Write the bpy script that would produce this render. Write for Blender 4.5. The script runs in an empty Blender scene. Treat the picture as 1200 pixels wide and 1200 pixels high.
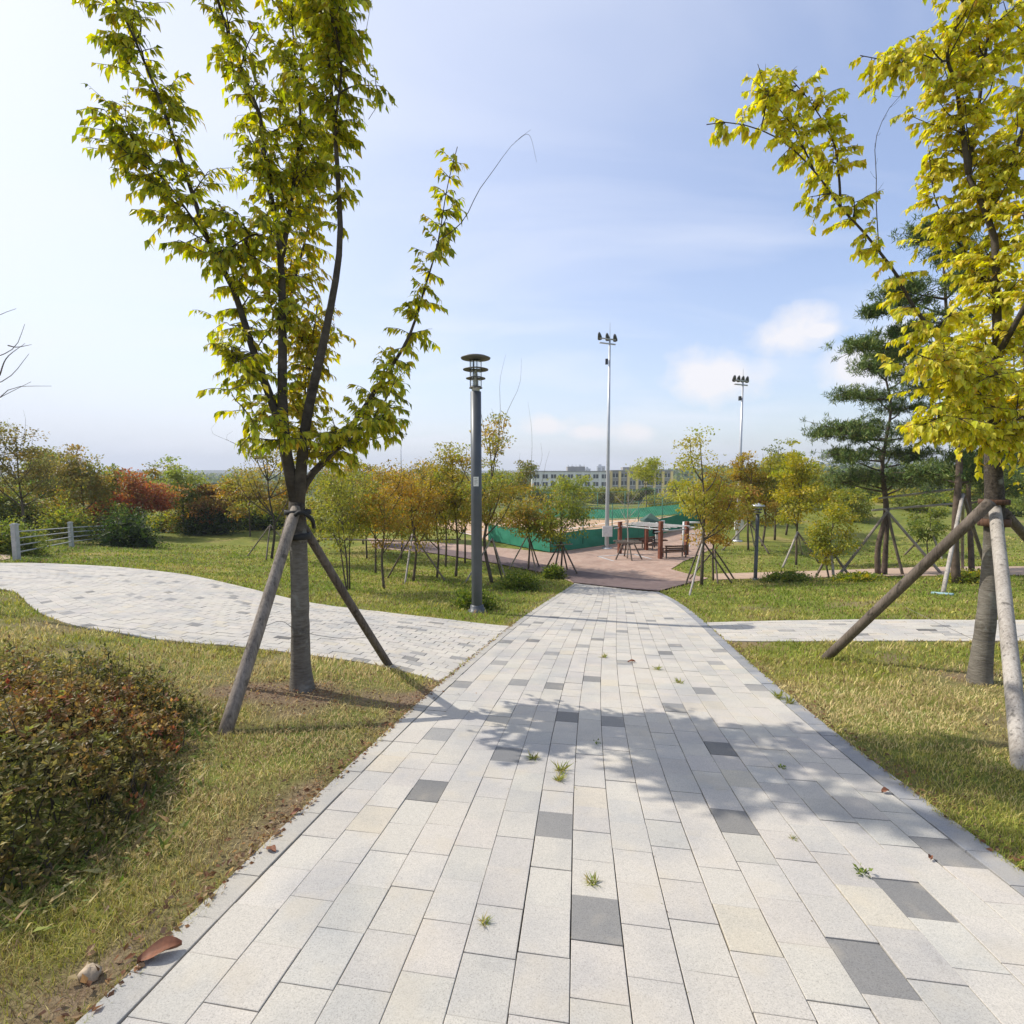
import bpy, math, random
import numpy as np
from mathutils import Vector

rng = np.random.default_rng(7)
random.seed(7)
S = bpy.context.scene
COL = S.collection
PI = math.pi

# ------------------------------------------------------------------ camera model
F = 600.0
HC = 1.75
TH = math.atan(48 / 600.0)
def ray(px, py):
    u = (px - 600.0) / F
    v = -(py - 600.0) / F
    return np.array([u, math.cos(TH) + v * math.sin(TH), -math.sin(TH) + v * math.cos(TH)])
def P(px, py, d):
    r = ray(px, py)
    k = d / r[1]
    return np.array([r[0] * k, d, HC + r[2] * k])

# ------------------------------------------------------------------ terrain
PHI = math.radians(8.5)
SP, CP = math.sin(PHI), math.cos(PHI)
PLZ = -3.5
def sp_(v, k=0.5):
    return 0.5 * (v + np.sqrt(v * v + k * k))
def sstep(a, b, v):
    t = np.clip((v - a) / (b - a), 0, 1)
    return t * t * (3 - 2 * t)
def terr(x, y):
    x = np.asarray(x, float); y = np.asarray(y, float)
    t = x * SP + y * CP
    q = x * CP - y * SP
    base = -0.1507 * t + 0.073 * sp_(np.minimum(q, 60) - 2.2) + 0.049 * sp_(-np.maximum(q, -80) - 2.2)
    lo = PLZ - 8.5 * sstep(80, 190, y)
    lo = lo + 2.4 * np.exp(-((x - 34) ** 2 + (y - 47) ** 2) / (2 * 9.0 ** 2)) + 0.8 * np.exp(-((x - 17) ** 2 + (y - 46) ** 2) / (2 * 5.0 ** 2))
    lo = lo + 9 * sstep(90, 240, y) * sstep(20, 140, x - 0.15 * y)
    z = 0.5 * (base + lo + np.sqrt((base - lo) ** 2 + 0.36))
    return z
def G(px, py, dmax=400.0):
    r = ray(px, py)
    k = 0.6; pk = 0.6
    while k < dmax:
        x, y, z = r[0] * k, r[1] * k, HC + r[2] * k
        if z < float(terr(x, y)):
            a, b = pk, k
            for _ in range(30):
                m = 0.5 * (a + b)
                if HC + r[2] * m < float(terr(r[0] * m, r[1] * m)): b = m
                else: a = m
            return np.array([r[0] * b, r[1] * b, float(terr(r[0] * b, r[1] * b))])
        pk = k
        k += 0.05 + 0.02 * k
    return np.array([r[0] * dmax, r[1] * dmax, float(terr(r[0] * dmax, r[1] * dmax))])
def gz(x, y): return float(terr(x, y))

# ------------------------------------------------------------------ materials
def newmat(name):
    m = bpy.data.materials.new(name); m.use_nodes = True
    nt = m.node_tree
    b = nt.nodes['Principled BSDF']
    return m, nt, b
def nd(nt, t, **kw):
    n = nt.nodes.new(t)
    for k, v in kw.items():
        setattr(n, k, v)
    return n
def lk(nt, a, b): nt.links.new(a, b)
def noise(nt, scale, detail=4, rough=0.6, coord=None, dim='3D'):
    n = nd(nt, 'ShaderNodeTexNoise'); n.inputs['Scale'].default_value = scale
    n.inputs['Detail'].default_value = detail; n.inputs['Roughness'].default_value = rough
    if coord is not None: lk(nt, coord, n.inputs['Vector'])
    return n
def ramp(nt, fac, stops):
    r = nd(nt, 'ShaderNodeValToRGB')
    e = r.color_ramp.elements
    while len(e) < len(stops): e.new(0.5)
    for i, (p, c) in enumerate(stops):
        e[i].position = p
        e[i].color = (c[0], c[1], c[2], 1) if hasattr(c, '__len__') else (c, c, c, 1)
    lk(nt, fac, r.inputs[0])
    return r
def mixc(nt, a, b, fac, mode='MIX'):
    m = nd(nt, 'ShaderNodeMix', data_type='RGBA', blend_type=mode)
    for sock, v in ((m.inputs[6], a), (m.inputs[7], b), (m.inputs[0], fac)):
        if hasattr(v, 'is_linked'): lk(nt, v, sock)
        elif isinstance(v, (int, float)): sock.default_value = v if sock.type == 'VALUE' else (v, v, v, 1)
        else: sock.default_value = (v[0], v[1], v[2], 1)
    return m.outputs[2]
def bump(nt, b, h, strength=0.3, dist=0.01):
    n = nd(nt, 'ShaderNodeBump'); n.inputs['Strength'].default_value = strength
    n.inputs['Distance'].default_value = dist
    lk(nt, h, n.inputs['Height']); lk(nt, n.outputs[0], b.inputs['Normal'])
def objc(nt):
    return nd(nt, 'ShaderNodeTexCoord').outputs['Object']
def attr(nt, name='Col'):
    a = nd(nt, 'ShaderNodeAttribute', attribute_name=name)
    return a.outputs['Color']

def plain(name, col, rough=0.6, metal=0.0, var=0.15, scale=6.0, spec=0.4, bmp=0.0):
    m, nt, b = newmat(name)
    co = objc(nt)
    n = noise(nt, scale, 5, 0.65, co)
    c = np.array(col)
    r = ramp(nt, n.outputs[0], [(0.3, c * (1 - var)), (0.7, np.minimum(c * (1 + var), 1))])
    lk(nt, r.outputs[0], b.inputs['Base Color'])
    b.inputs['Roughness'].default_value = rough
    b.inputs['Metallic'].default_value = metal
    b.inputs['Specular IOR Level'].default_value = spec
    if bmp: bump(nt, b, n.outputs[0], bmp, 0.01)
    return m

def leafmat(name, trans=0.42, rough=0.45, spec=0.3):
    m, nt, b = newmat(name)
    a = attr(nt)
    lk(nt, a, b.inputs['Base Color'])
    b.inputs['Roughness'].default_value = rough
    b.inputs['Specular IOR Level'].default_value = spec
    tr = nd(nt, 'ShaderNodeBsdfTranslucent')
    hs = nd(nt, 'ShaderNodeHueSaturation'); hs.inputs['Saturation'].default_value = 1.12; hs.inputs['Value'].default_value = 1.25
    lk(nt, a, hs.inputs['Color']); lk(nt, hs.outputs[0], tr.inputs['Color'])
    mx = nd(nt, 'ShaderNodeMixShader'); mx.inputs[0].default_value = trans
    lk(nt, b.outputs[0], mx.inputs[1]); lk(nt, tr.outputs[0], mx.inputs[2])
    lk(nt, mx.outputs[0], nt.nodes['Material Output'].inputs['Surface'])
    return m
M_leaf = leafmat('leaf', 0.5)
M_grass = leafmat('grass_blade', 0.3, 0.55, 0.2)
M_needle = leafmat('pine_needle', 0.12, 0.5, 0.25)

def barkmat(name, c1, c2, ring=14.0, bs=0.6, top=None):
    m, nt, b = newmat(name)
    co = objc(nt)
    mp = nd(nt, 'ShaderNodeMapping'); mp.inputs['Scale'].default_value = (3, 3, ring); lk(nt, co, mp.inputs[0])
    n1 = noise(nt, 3.0, 6, 0.7, mp.outputs[0])
    n2 = noise(nt, 2.2, 4, 0.6, co)
    f = mixc(nt, n1.outputs[0], n2.outputs[0], 0.45)
    r = ramp(nt, f, [(0.34, c1), (0.5, (np.array(c1) + np.array(c2)) / 2), (0.66, c2)])
    out = r.outputs[0]
    if top:
        sp = nd(nt, 'ShaderNodeSeparateXYZ'); lk(nt, co, sp.inputs[0])
        hm = nd(nt, 'ShaderNodeMath', operation='MULTIPLY_ADD'); lk(nt, sp.outputs[2], hm.inputs[0]); hm.inputs[1].default_value = 1.6; hm.inputs[2].default_value = -2.75
        h = nd(nt, 'ShaderNodeMath', operation='MULTIPLY_ADD'); lk(nt, n2.outputs[0], h.inputs[0]); h.inputs[1].default_value = .9; lk(nt, hm.outputs[0], h.inputs[2])
        rh = ramp(nt, h.outputs[0], [(top[0], 0.0), (top[1], 1.0)])
        n6 = noise(nt, 30.0, 5, .7, co); rk = ramp(nt, n6.outputs[0], [(.35, (.03, .024, .019)), (.65, (.11, .09, .072))])
        out = mixc(nt, out, rk.outputs[0], rh.outputs[0])
        n7 = noise(nt, 5.0, 4, .6, co); r7 = ramp(nt, n7.outputs[0], [(.58, 0.0), (.66, .55)])
        out = mixc(nt, out, (.33, .33, .29), r7.outputs[0])
    lk(nt, out, b.inputs['Base Color'])
    b.inputs['Roughness'].default_value = 0.85; b.inputs['Specular IOR Level'].default_value = 0.2
    bump(nt, b, n1.outputs[0], bs, 0.02)
    return m
M_bark = barkmat('grey_bark', (0.085, 0.072, 0.058), (0.27, 0.245, 0.205), 16, .8, (.0, 1.0))
M_limb = barkmat('limb_bark', (0.035, 0.028, 0.022), (0.115, 0.095, 0.075), 5)
M_bark2 = barkmat('brown_bark', (0.05, 0.04, 0.03), (0.17, 0.135, 0.1), 4)
M_pinebark = barkmat('pine_bark', (0.05, 0.036, 0.028), (0.17, 0.125, 0.095), 2.5, 0.9)

def woodmat(name, c1, c2):
    m, nt, b = newmat(name)
    co = objc(nt)
    mp = nd(nt, 'ShaderNodeMapping'); mp.inputs['Scale'].default_value = (22, 22, 1.6); lk(nt, co, mp.inputs[0])
    n1 = noise(nt, 2.5, 6, 0.65, mp.outputs[0]); n2 = noise(nt, 3.0, 3, 0.5, co)
    f = mixc(nt, n1.outputs[0], n2.outputs[0], 0.4)
    r = ramp(nt, f, [(0.36, c1), (0.62, c2)])
    n3 = noise(nt, 1.0, 6, .75, mp.outputs[0]); r3 = ramp(nt, n3.outputs[0], [(.36, .45), (.44, 1.0)])
    cc_ = mixc(nt, r.outputs[0], r3.outputs[0], 1.0, 'MULTIPLY')
    n4 = noise(nt, 9.0, 2, .5, co); r4 = ramp(nt, n4.outputs[0], [(.64, 1.0), (.71, .45)])
    cc_ = mixc(nt, cc_, r4.outputs[0], 1.0, 'MULTIPLY')
    lk(nt, cc_, b.inputs['Base Color'])
    b.inputs['Roughness'].default_value = 0.8; b.inputs['Specular IOR Level'].default_value = 0.25
    bump(nt, b, n1.outputs[0], 0.35, 0.006)
    return m
M_stake = woodmat('weathered_wood', (0.13, 0.105, 0.085), (0.31, 0.265, 0.22))
M_stake_d = woodmat('dark_weathered_wood', (0.075, 0.058, 0.045), (0.19, 0.155, 0.125))
M_stake_l = woodmat('pale_weathered_wood', (0.24, 0.21, 0.18), (0.46, 0.42, 0.37))
M_redwood = woodmat('red_stained_wood', (0.13, 0.045, 0.028), (0.27, 0.1, 0.06))
M_brwood = woodmat('brown_wood', (0.06, 0.032, 0.02), (0.15, 0.08, 0.05))
M_rubber = plain('black_rubber', (0.02, 0.02, 0.02), 0.7)
M_wire = plain('wire', (0.12, 0.11, 0.1), 0.5, 0.6)
M_lampgrey = plain('lamp_grey', (0.085, 0.092, 0.1), 0.42, 0.3, 0.12, 3.0)
M_lampdark = plain('lamp_cap', (0.12, 0.115, 0.1), 0.5, 0.2, 0.15)
M_galv = plain('galvanised', (0.5, 0.51, 0.52), 0.4, 0.5, 0.1, 2.0)
M_white = plain('white_paint', (0.72, 0.72, 0.7), 0.5)
M_black = plain('black_paint', (0.05, 0.05, 0.055), 0.5)
M_conc = plain('concrete', (0.42, 0.42, 0.41), 0.85, 0, 0.18, 9.0, 0.2, 0.2)
M_paperw = plain('notice_paper', (0.7, 0.7, 0.66), 0.7)
m, nt, b = newmat('clear_glass')
b.inputs['Base Color'].default_value = (0.9, 0.93, 0.93, 1); b.inputs['Roughness'].default_value = 0.08
b.inputs['Transmission Weight'].default_value = 0.9; b.inputs['IOR'].default_value = 1.2
M_glass = m

# paving block: colour attribute per tile plus speckle and stains
def tilemat(name, speck=170.0, stain=True):
    m, nt, b = newmat(name)
    a = attr(nt)
    co = objc(nt)
    n = noise(nt, speck, 3, 0.75, co)
    r = ramp(nt, n.outputs[0], [(0.3, 0.6), (0.45, 0.97), (0.7, 1.18)])
    c = mixc(nt, a, r.outputs[0], 1.0, 'MULTIPLY')
    n4 = noise(nt, 60.0, 3, 0.7, co)
    r4 = ramp(nt, n4.outputs[0], [(0.3, 0.94), (0.7, 1.05)])
    c = mixc(nt, c, r4.outputs[0], 1.0, 'MULTIPLY')
    n2 = noise(nt, 1.3, 4, 0.6, co)
    r2 = ramp(nt, n2.outputs[0], [(0.32, (0.80, 0.815, 0.85)), (0.56, (1.02, 1.0, 0.97))])
    c = mixc(nt, c, r2.outputs[0], 1.0, 'MULTIPLY')
    n3 = noise(nt, 3.7, 2, 0.5, co)
    r3 = ramp(nt, n3.outputs[0], [(0.56, 0.0), (0.7, 0.3)])
    c = mixc(nt, c, (0.50, 0.435, 0.33), r3.outputs[0])
    n5 = noise(nt, 7.0, 5, 0.7, co)
    r5 = ramp(nt, n5.outputs[0], [(0.62, 0.0), (0.75, 0.25)])
    c = mixc(nt, c, (0.2, 0.19, 0.17), r5.outputs[0])
    lk(nt, c, b.inputs['Base Color'])
    b.inputs['Roughness'].default_value = 0.85; b.inputs['Specular IOR Level'].default_value = 0.25
    bump(nt, b, n.outputs[0], 0.35, 0.002)
    return m
M_tile = tilemat('paving_block')
M_kerb = tilemat('kerb_stone', 200.0)
M_bed = plain('joint_sand', (0.075, 0.065, 0.052), 0.95, 0, 0.3, 40.0)

# lawn ground (seen between blades and far away)
def groundmat():
    m, nt, b = newmat('lawn_soil')
    co = objc(nt)
    n1 = noise(nt, 0.35, 5, 0.6, co); n2 = noise(nt, 3.0, 5, 0.7, co); n3 = noise(nt, 45.0, 4, 0.75, co)
    r1 = ramp(nt, n1.outputs[0], [(0.35, (0.15, 0.185, 0.035)), (0.55, (0.23, 0.24, 0.05)), (0.66, (0.34, 0.28, 0.1))])
    r2 = ramp(nt, n2.outputs[0], [(0.3, 0.72), (0.7, 1.2)])
    c = mixc(nt, r1.outputs[0], r2.outputs[0], 1.0, 'MULTIPLY')
    r3 = ramp(nt, n3.outputs[0], [(0.3, 0.6), (0.65, 1.25)])
    c = mixc(nt, c, r3.outputs[0], 1.0, 'MULTIPLY')
    n4 = noise(nt, 0.012, 4, 0.6, co)
    r4 = ramp(nt, n4.outputs[0], [(0.4, 0.0), (0.6, 0.6)])
    c = mixc(nt, c, (0.05, 0.065, 0.022), r4.outputs[0])
    # bare soil shows where the mesh says so
    a = attr(nt, 'Soil')
    soil = ramp(nt, n3.outputs[0], [(0.3, (0.11, 0.07, 0.042)), (0.7, (0.33, 0.245, 0.16))])
    c = mixc(nt, c, soil.outputs[0], a)
    lk(nt, c, b.inputs['Base Color'])
    b.inputs['Roughness'].default_value = 0.95; b.inputs['Specular IOR Level'].default_value = 0.1
    bump(nt, b, n3.outputs[0], 0.8, 0.03)
    return m
M_ground = groundmat()

def brickpave(name, c1, c2, c3, scale=4.0):
    m, nt, b = newmat(name)
    co = objc(nt)
    br = nd(nt, 'ShaderNodeTexBrick'); br.inputs['Scale'].default_value = scale
    br.inputs['Color1'].default_value = (*c1, 1); br.inputs['Color2'].default_value = (*c2, 1); br.inputs['Mortar'].default_value = (*c3, 1)
    br.inputs['Mortar Size'].default_value = 0.012; br.inputs['Bias'].default_value = 0.0
    br.inputs['Brick Width'].default_value = 0.9; br.inputs['Row Height'].default_value = 0.45
    mp = nd(nt, 'ShaderNodeMapping'); mp.inputs['Rotation'].default_value = (0, 0, 0.5); lk(nt, co, mp.inputs[0]); lk(nt, mp.outputs[0], br.inputs[0])
    n = noise(nt, 0.7, 5, 0.7, co)
    r = ramp(nt, n.outputs[0], [(0.3, 0.75), (0.7, 1.15)])
    c = mixc(nt, br.outputs[0], r.outputs[0], 1.0, 'MULTIPLY')
    lk(nt, c, b.inputs['Base Color'])
    b.inputs['Roughness'].default_value = 0.9
    return m
M_plaza = brickpave('plaza_brick', (0.36, 0.23, 0.17), (0.42, 0.3, 0.23), (0.2, 0.15, 0.12))
M_road = brickpave('walk_brick', (0.13, 0.085, 0.078), (0.17, 0.12, 0.11), (0.1, 0.08, 0.07))
M_tan = plain('tan_path', (0.42, 0.3, 0.215), 0.95, 0, 0.15, 3.0)
M_clay = plain('court_clay', (0.47, 0.31, 0.19), 0.95, 0, 0.1, 0.6)
M_line = plain('court_line', (0.75, 0.75, 0.72), 0.7)
M_screen = plain('green_windscreen', (0.03, 0.23, 0.14), 0.7, 0, 0.18, 1.2)
M_greenpost = plain('green_post', (0.04, 0.16, 0.11), 0.5)
M_wallw = plain('school_white', (0.74, 0.73, 0.7), 0.8, 0, 0.08, 0.4)
M_wally = plain('school_yellow', (0.78, 0.6, 0.27), 0.8, 0, 0.08, 0.4)
M_wallg = plain('school_grey', (0.3, 0.29, 0.28), 0.8, 0, 0.1, 0.4)
M_win = plain('window_glass', (0.05, 0.06, 0.075), 0.15, 0, 0.2, 1.0, 0.6)
M_apt = plain('apartment_wall', (0.58, 0.58, 0.6), 0.8, 0, 0.06, 0.05)
M_aptg = plain('apartment_grey', (0.36, 0.38, 0.42), 0.8, 0, 0.1, 0.05)
M_stone = plain('pale_stone', (0.4, 0.32, 0.23), 0.9, 0, 0.25, 30.0, 0.2, 0.4)
M_dryleaf = plain('dry_leaf', (0.2, 0.08, 0.04), 0.7, 0, 0.35, 30.0)
M_blue = plain('blue_pipe', (0.25, 0.38, 0.42), 0.5)

# ------------------------------------------------------------------ mesh helpers
ROOT = {}
class MB:
    def __init__(s): s.V = []; s.T = []; s.Q = []; s.C = []; s.n = 0
    def add(s, V, T=None, Q=None, C=None):
        V = np.asarray(V, float).reshape(-1, 3)
        s.V.append(V)
        if T is not None and len(T): s.T.append(np.asarray(T, int).reshape(-1, 3) + s.n)
        if Q is not None and len(Q): s.Q.append(np.asarray(Q, int).reshape(-1, 4) + s.n)
        if C is None: C = np.ones((len(V), 3)) * 0.5
        C = np.asarray(C, float)
        if C.ndim == 1: C = np.tile(C, (len(V), 1))
        s.C.append(C)
        s.n += len(V)
    def box(s, lo, hi, C=None, rot=0.0, piv=None):
        lo = np.minimum(lo, hi); hi_ = np.maximum(lo, hi)
        x0, y0, z0 = lo; x1, y1, z1 = hi_
        V = np.array([[x0,y0,z0],[x1,y0,z0],[x1,y1,z0],[x0,y1,z0],[x0,y0,z1],[x1,y0,z1],[x1,y1,z1],[x0,y1,z1]])
        if rot:
            p = np.array(piv if piv is not None else [(x0+x1)/2,(y0+y1)/2,0])
            c, sn = math.cos(rot), math.sin(rot)
            d = V - p
            V = np.stack([p[0] + d[:,0]*c - d[:,1]*sn, p[1] + d[:,0]*sn + d[:,1]*c, V[:,2]], 1)
        s.add(V, Q=[[0,3,2,1],[4,5,6,7],[0,1,5,4],[1,2,6,5],[2,3,7,6],[3,0,4,7]], C=C)
    def build(s, name, mat, parent=None, smooth=False):
        V = np.concatenate(s.V) if s.V else np.zeros((0, 3))
        C = np.concatenate(s.C)
        T = np.concatenate(s.T) if s.T else np.zeros((0, 3), int)
        Q = np.concatenate(s.Q) if s.Q else np.zeros((0, 4), int)
        loc = np.zeros(3)
        if parent is not None: loc = ROOT[parent.name]
        me = bpy.data.meshes.new(name)
        me.vertices.add(len(V)); me.vertices.foreach_set('co', (V - loc).astype(np.float32).ravel())
        nl = T.size + Q.size; npoly = len(T) + len(Q)
        me.loops.add(nl); me.polygons.add(npoly)
        me.loops.foreach_set('vertex_index', np.concatenate([T.ravel(), Q.ravel()]).astype(np.int32))
        ls = np.concatenate([np.arange(len(T)) * 3, T.size + np.arange(len(Q)) * 4]).astype(np.int32)
        me.polygons.foreach_set('loop_start', ls)
        me.polygons.foreach_set('use_smooth', np.full(npoly, bool(smooth)))
        a = me.attributes.new('Col', 'FLOAT_COLOR', 'POINT')
        a.data.foreach_set('color', np.concatenate([C, np.ones((len(C), 1))], 1).astype(np.float32).ravel())
        me.update(calc_edges=True)
        me.materials.append(mat)
        o = bpy.data.objects.new(name, me)
        COL.objects.link(o)
        if parent is not None:
            o.parent = parent
            ROOT[o.name] = loc
        else:
            ROOT[o.name] = np.zeros(3)
        return o
def thing(name, label, cat, loc, group=None):
    o = bpy.data.objects.new(name, None); COL.objects.link(o)
    o.empty_display_size = 0.2
    o.location = tuple(float(v) for v in loc)
    o['label'] = label; o['category'] = cat
    if group: o['group'] = group
    ROOT[o.name] = np.array(loc, float)
    return o
def tag(o, label, cat, group=None, kind=None):
    o['label'] = label; o['category'] = cat
    if group: o['group'] = group
    if kind: o['kind'] = kind
    return o
def recentre(o):
    me = o.data
    n = len(me.vertices); a = np.zeros(n * 3, np.float32); me.vertices.foreach_get('co', a); a = a.reshape(-1, 3)
    c = np.array([(a[:,0].min()+a[:,0].max())/2, (a[:,1].min()+a[:,1].max())/2, a[:,2].min()])
    me.vertices.foreach_set('co', (a - c).astype(np.float32).ravel()); me.update()
    o.location = tuple(float(v) for v in c)
    return o
def struct(o): o['kind'] = 'structure'; return o

def nrm(v):
    v = np.asarray(v, float)
    return v / (np.linalg.norm(v, axis=-1, keepdims=True) + 1e-9)
def spline(pts, n):
    pts = np.asarray(pts, float)
    if len(pts) < 3:
        t = np.linspace(0, 1, n)[:, None]
        return pts[0] * (1 - t) + pts[-1] * t
    d = np.r_[0, np.cumsum(np.linalg.norm(np.diff(pts[:, :3], axis=0), axis=1))]
    tt = np.linspace(0, d[-1], n)
    p = np.vstack([2 * pts[0] - pts[1], pts, 2 * pts[-1] - pts[-2]])
    out = []
    for t in tt:
        i = min(int(np.searchsorted(d, t, side='right') - 1), len(pts) - 2)
        u = (t - d[i]) / max(d[i + 1] - d[i], 1e-9)
        a, b, c, e = p[i], p[i + 1], p[i + 2], p[i + 3]
        out.append(0.5 * (2 * b + (c - a) * u + (2 * a - 5 * b + 4 * c - e) * u * u + (3 * b - a - 3 * c + e) * u ** 3))
    return np.array(out)
def tube(mb, pts, rad, n=8, C=None, caps=True, wob=0.0):
    pts = np.asarray(pts, float); k = len(pts)
    rad = np.broadcast_to(np.asarray(rad, float), (k,))
    T = np.gradient(pts, axis=0); T = nrm(T)
    ref = np.array([1.0, 0, 0]) if abs(T[0][0]) < 0.8 else np.array([0, 1.0, 0])
    N = ref - T[0] * ref.dot(T[0]); N /= np.linalg.norm(N)
    V = []
    ang = np.arange(n) * 2 * PI / n
    for i in range(k):
        N = N - T[i] * N.dot(T[i]); N /= (np.linalg.norm(N) + 1e-9)
        B = np.cross(T[i], N)
        r = rad[i] * (1 + (wob * rng.normal(size=n) if wob else 0))
        V.append(pts[i] + (np.cos(ang) * r)[:, None] * N + (np.sin(ang) * r)[:, None] * B)
    V = np.concatenate(V)
    i = np.arange(k - 1)[:, None] * n; j = np.arange(n)[None, :]; j2 = (j + 1) % n
    Q = np.stack([i + j, i + j2, i + n + j2, i + n + j], -1).reshape(-1, 4)
    Tt = []
    if caps:
        V = np.vstack([V, pts[0], pts[-1]])
        a, b2 = k * n, k * n + 1
        for q in range(n):
            Tt.append([a, (q + 1) % n, q]); Tt.append([b2, (k - 1) * n + q, (k - 1) * n + (q + 1) % n])
    mb.add(V, T=Tt, Q=Q, C=C)
def lathe(mb, prof, c, n=24):
    k = len(prof); ang = np.arange(n) * 2 * PI / n
    V = np.concatenate([np.stack([c[0] + r * np.cos(ang), c[1] + r * np.sin(ang), np.full(n, c[2] + z)], 1) for r, z in prof])
    i = np.arange(k - 1)[:, None] * n; j = np.arange(n)[None, :]; j2 = (j + 1) % n
    mb.add(V, Q=np.stack([i + j, i + j2, i + n + j2, i + n + j], -1).reshape(-1, 4))

def leaves(mb, pos, dr, L, W, col, fold=0.25, nup=None, simple=False, curl=0.15):
    """many leaves at once. pos, dr: (N,3); L: length; W: half width ratio; col (N,3)"""
    N = len(pos)
    if N == 0: return
    dr = nrm(dr)
    up = np.array([0, 0, 1.0]) + rng.normal(size=(N, 3)) * 0.45 if nup is None else nup
    side = nrm(np.cross(dr, up)); nn = nrm(np.cross(side, dr))
    L = np.broadcast_to(np.asarray(L, float), (N,))[:, None]
    w = L * W
    b = pos; t = pos + dr * L - nn * L * curl
    if simple:
        l = pos + dr * L * 0.45 + side * w; r = pos + dr * L * 0.45 - side * w
        V = np.stack([b, r, t, l], 1).reshape(-1, 3)
        i = np.arange(N)[:, None] * 4
        mb.add(V, Q=i + np.array([[0, 1, 2, 3]]), C=np.repeat(col, 4, 0))
        return
    l = pos + dr * L * 0.42 + side * w + nn * w * fold; r = pos + dr * L * 0.42 - side * w + nn * w * fold
    m_ = pos + dr * L * 0.45
    V = np.stack([b, r, t, l, m_], 1).reshape(-1, 3)
    i = (np.arange(N) * 5)[:, None, None]
    T = (i + np.array([[[0, 1, 4], [0, 4, 3], [1, 2, 4], [3, 4, 2]]])).reshape(-1, 3)
    mb.add(V, T=T, C=np.repeat(col, 5, 0))

def palette(cols, n, weights=None, jit=0.18):
    cols = np.array(cols, float) * 1.06
    i = rng.choice(len(cols), n, p=None if weights is None else np.array(weights) / np.sum(weights))
    return np.clip(cols[i] * (1 + rng.normal(size=(n, 1)) * jit) * (1 + rng.normal(size=(n, 3)) * 0.05), 0.004, 0.9)

# ------------------------------------------------------------------ polygons
def inpoly(x, y, poly):
    x = np.asarray(x); y = np.asarray(y)
    ins = np.zeros(x.shape, bool)
    n = len(poly); j = n - 1
    for i in range(n):
        xi, yi = poly[i][0], poly[i][1]; xj, yj = poly[j][0], poly[j][1]
        c = ((yi > y) != (yj > y)) & (x < (xj - xi) * (y - yi) / (yj - yi + 1e-12) + xi)
        ins ^= c; j = i
    return ins

# ------------------------------------------------------------------ the paths
def tq(p): return p[0] * SP + p[1] * CP, p[0] * CP - p[1] * SP
Lpx = [(151,1200),(276,1064),(397.5,932.5),(450,880),(530,805),(580,757),(612,731),(648,704),(677,684)]
Rpx = [(1200,1055),(1135,1003),(1045,934),(900,812),(843,755),(820,732),(790,708),(766,694)]
Lw = np.array([tq(G(*p)) for p in Lpx]); Rw = np.array([tq(G(*p)) for p in Rpx])
pl = np.polyfit(Lw[:, 0], Lw[:, 1], 3); pr = np.polyfit(Rw[:, 0], Rw[:, 1], 3)
TEND_L, TEND_R = Lw[-1, 0], Rw[-1, 0]
def ext(pc, t, t0, t1):
    t = np.asarray(t, float)
    tc = np.clip(t, t0, t1)
    s0 = np.polyval(np.polyder(pc), t0)
    return np.polyval(pc, tc) + np.where(t < t0, (t - t0) * s0 * 0.6, 0) + np.where(t > t1, (t - t1) * np.polyval(np.polyder(pc), t1), 0)
def qL(t): return ext(pl, t, Lw[0, 0], Lw[-1, 0])
def qR(t): return ext(pr, t, Rw[0, 0], Rw[-1, 0])
def xy(t, q): return t * SP + q * CP, t * CP - q * SP
print('PATH L', np.round(Lw, 2).tolist()); print('PATH R', np.round(Rw, 2).tolist())
NC = 17
TL = 0.285
LIGHT = np.array([0.475, 0.448, 0.402])
def tile_colors(n, dark_p=0.03):
    base = LIGHT * (1 + rng.normal(size=(n, 1)) * 0.028) * (1 + rng.normal(size=(n, 3)) * 0.005)
    w = rng.random(n)
    base[w < 0.10] *= np.array([0.93, 0.94, 0.96])
    base[w > 0.96] *= np.array([1.03, 1.0, 0.93])
    d = rng.random(n) < dark_p
    base[d] = np.array([0.28, 0.272, 0.258]) * (1 + rng.normal(size=(d.sum(), 1)) * 0.2)
    return base
def add_tiles(mb, A, B, C_, D, col, hz, gap_u=0.0022, gap_v=0.0009):
    """A,B,C,D: (N,2) corners in plan (A-B one short side). block with a small chamfer"""
    N = len(A)
    if N == 0: return
    cz = rng.normal(size=N) * 0.0014; tilt = rng.normal(size=(N, 2)) * 0.005
    gu = gap_u * rng.uniform(.5, 1.3, (N, 1)) * rng.choice([.7, 1, 1.7]); gv = gap_v * rng.uniform(.6, 1.6, (N, 1))
    out = []
    for (ins, dz) in ((0.0, -0.045), (0.0, -0.0016), (0.0022, 0.0)):
        for c, u_, v_ in ((A, B, D), (B, A, C_), (C_, D, B), (D, C_, A)):
            p = c + nrm(u_ - c) * (gu + ins) + nrm(v_ - c) * (gv + ins)
            out.append(np.stack([p[:, 0], p[:, 1], terr(p[:, 0], p[:, 1]) + hz + dz + cz + ((p - A) * tilt).sum(1)], 1))
    V = np.stack(out, 1).reshape(-1, 3)
    q = [[8, 9, 10, 11]]
    for l in (0, 4):
        for k in range(4): q.append([l + k, l + (k + 1) % 4, l + 4 + (k + 1) % 4, l + 4 + k])
    i = (np.arange(N) * 12)[:, None, None]
    mb.add(V, Q=(i + np.array([q])).reshape(-1, 4), C=np.repeat(col, 12, 0))

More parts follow.
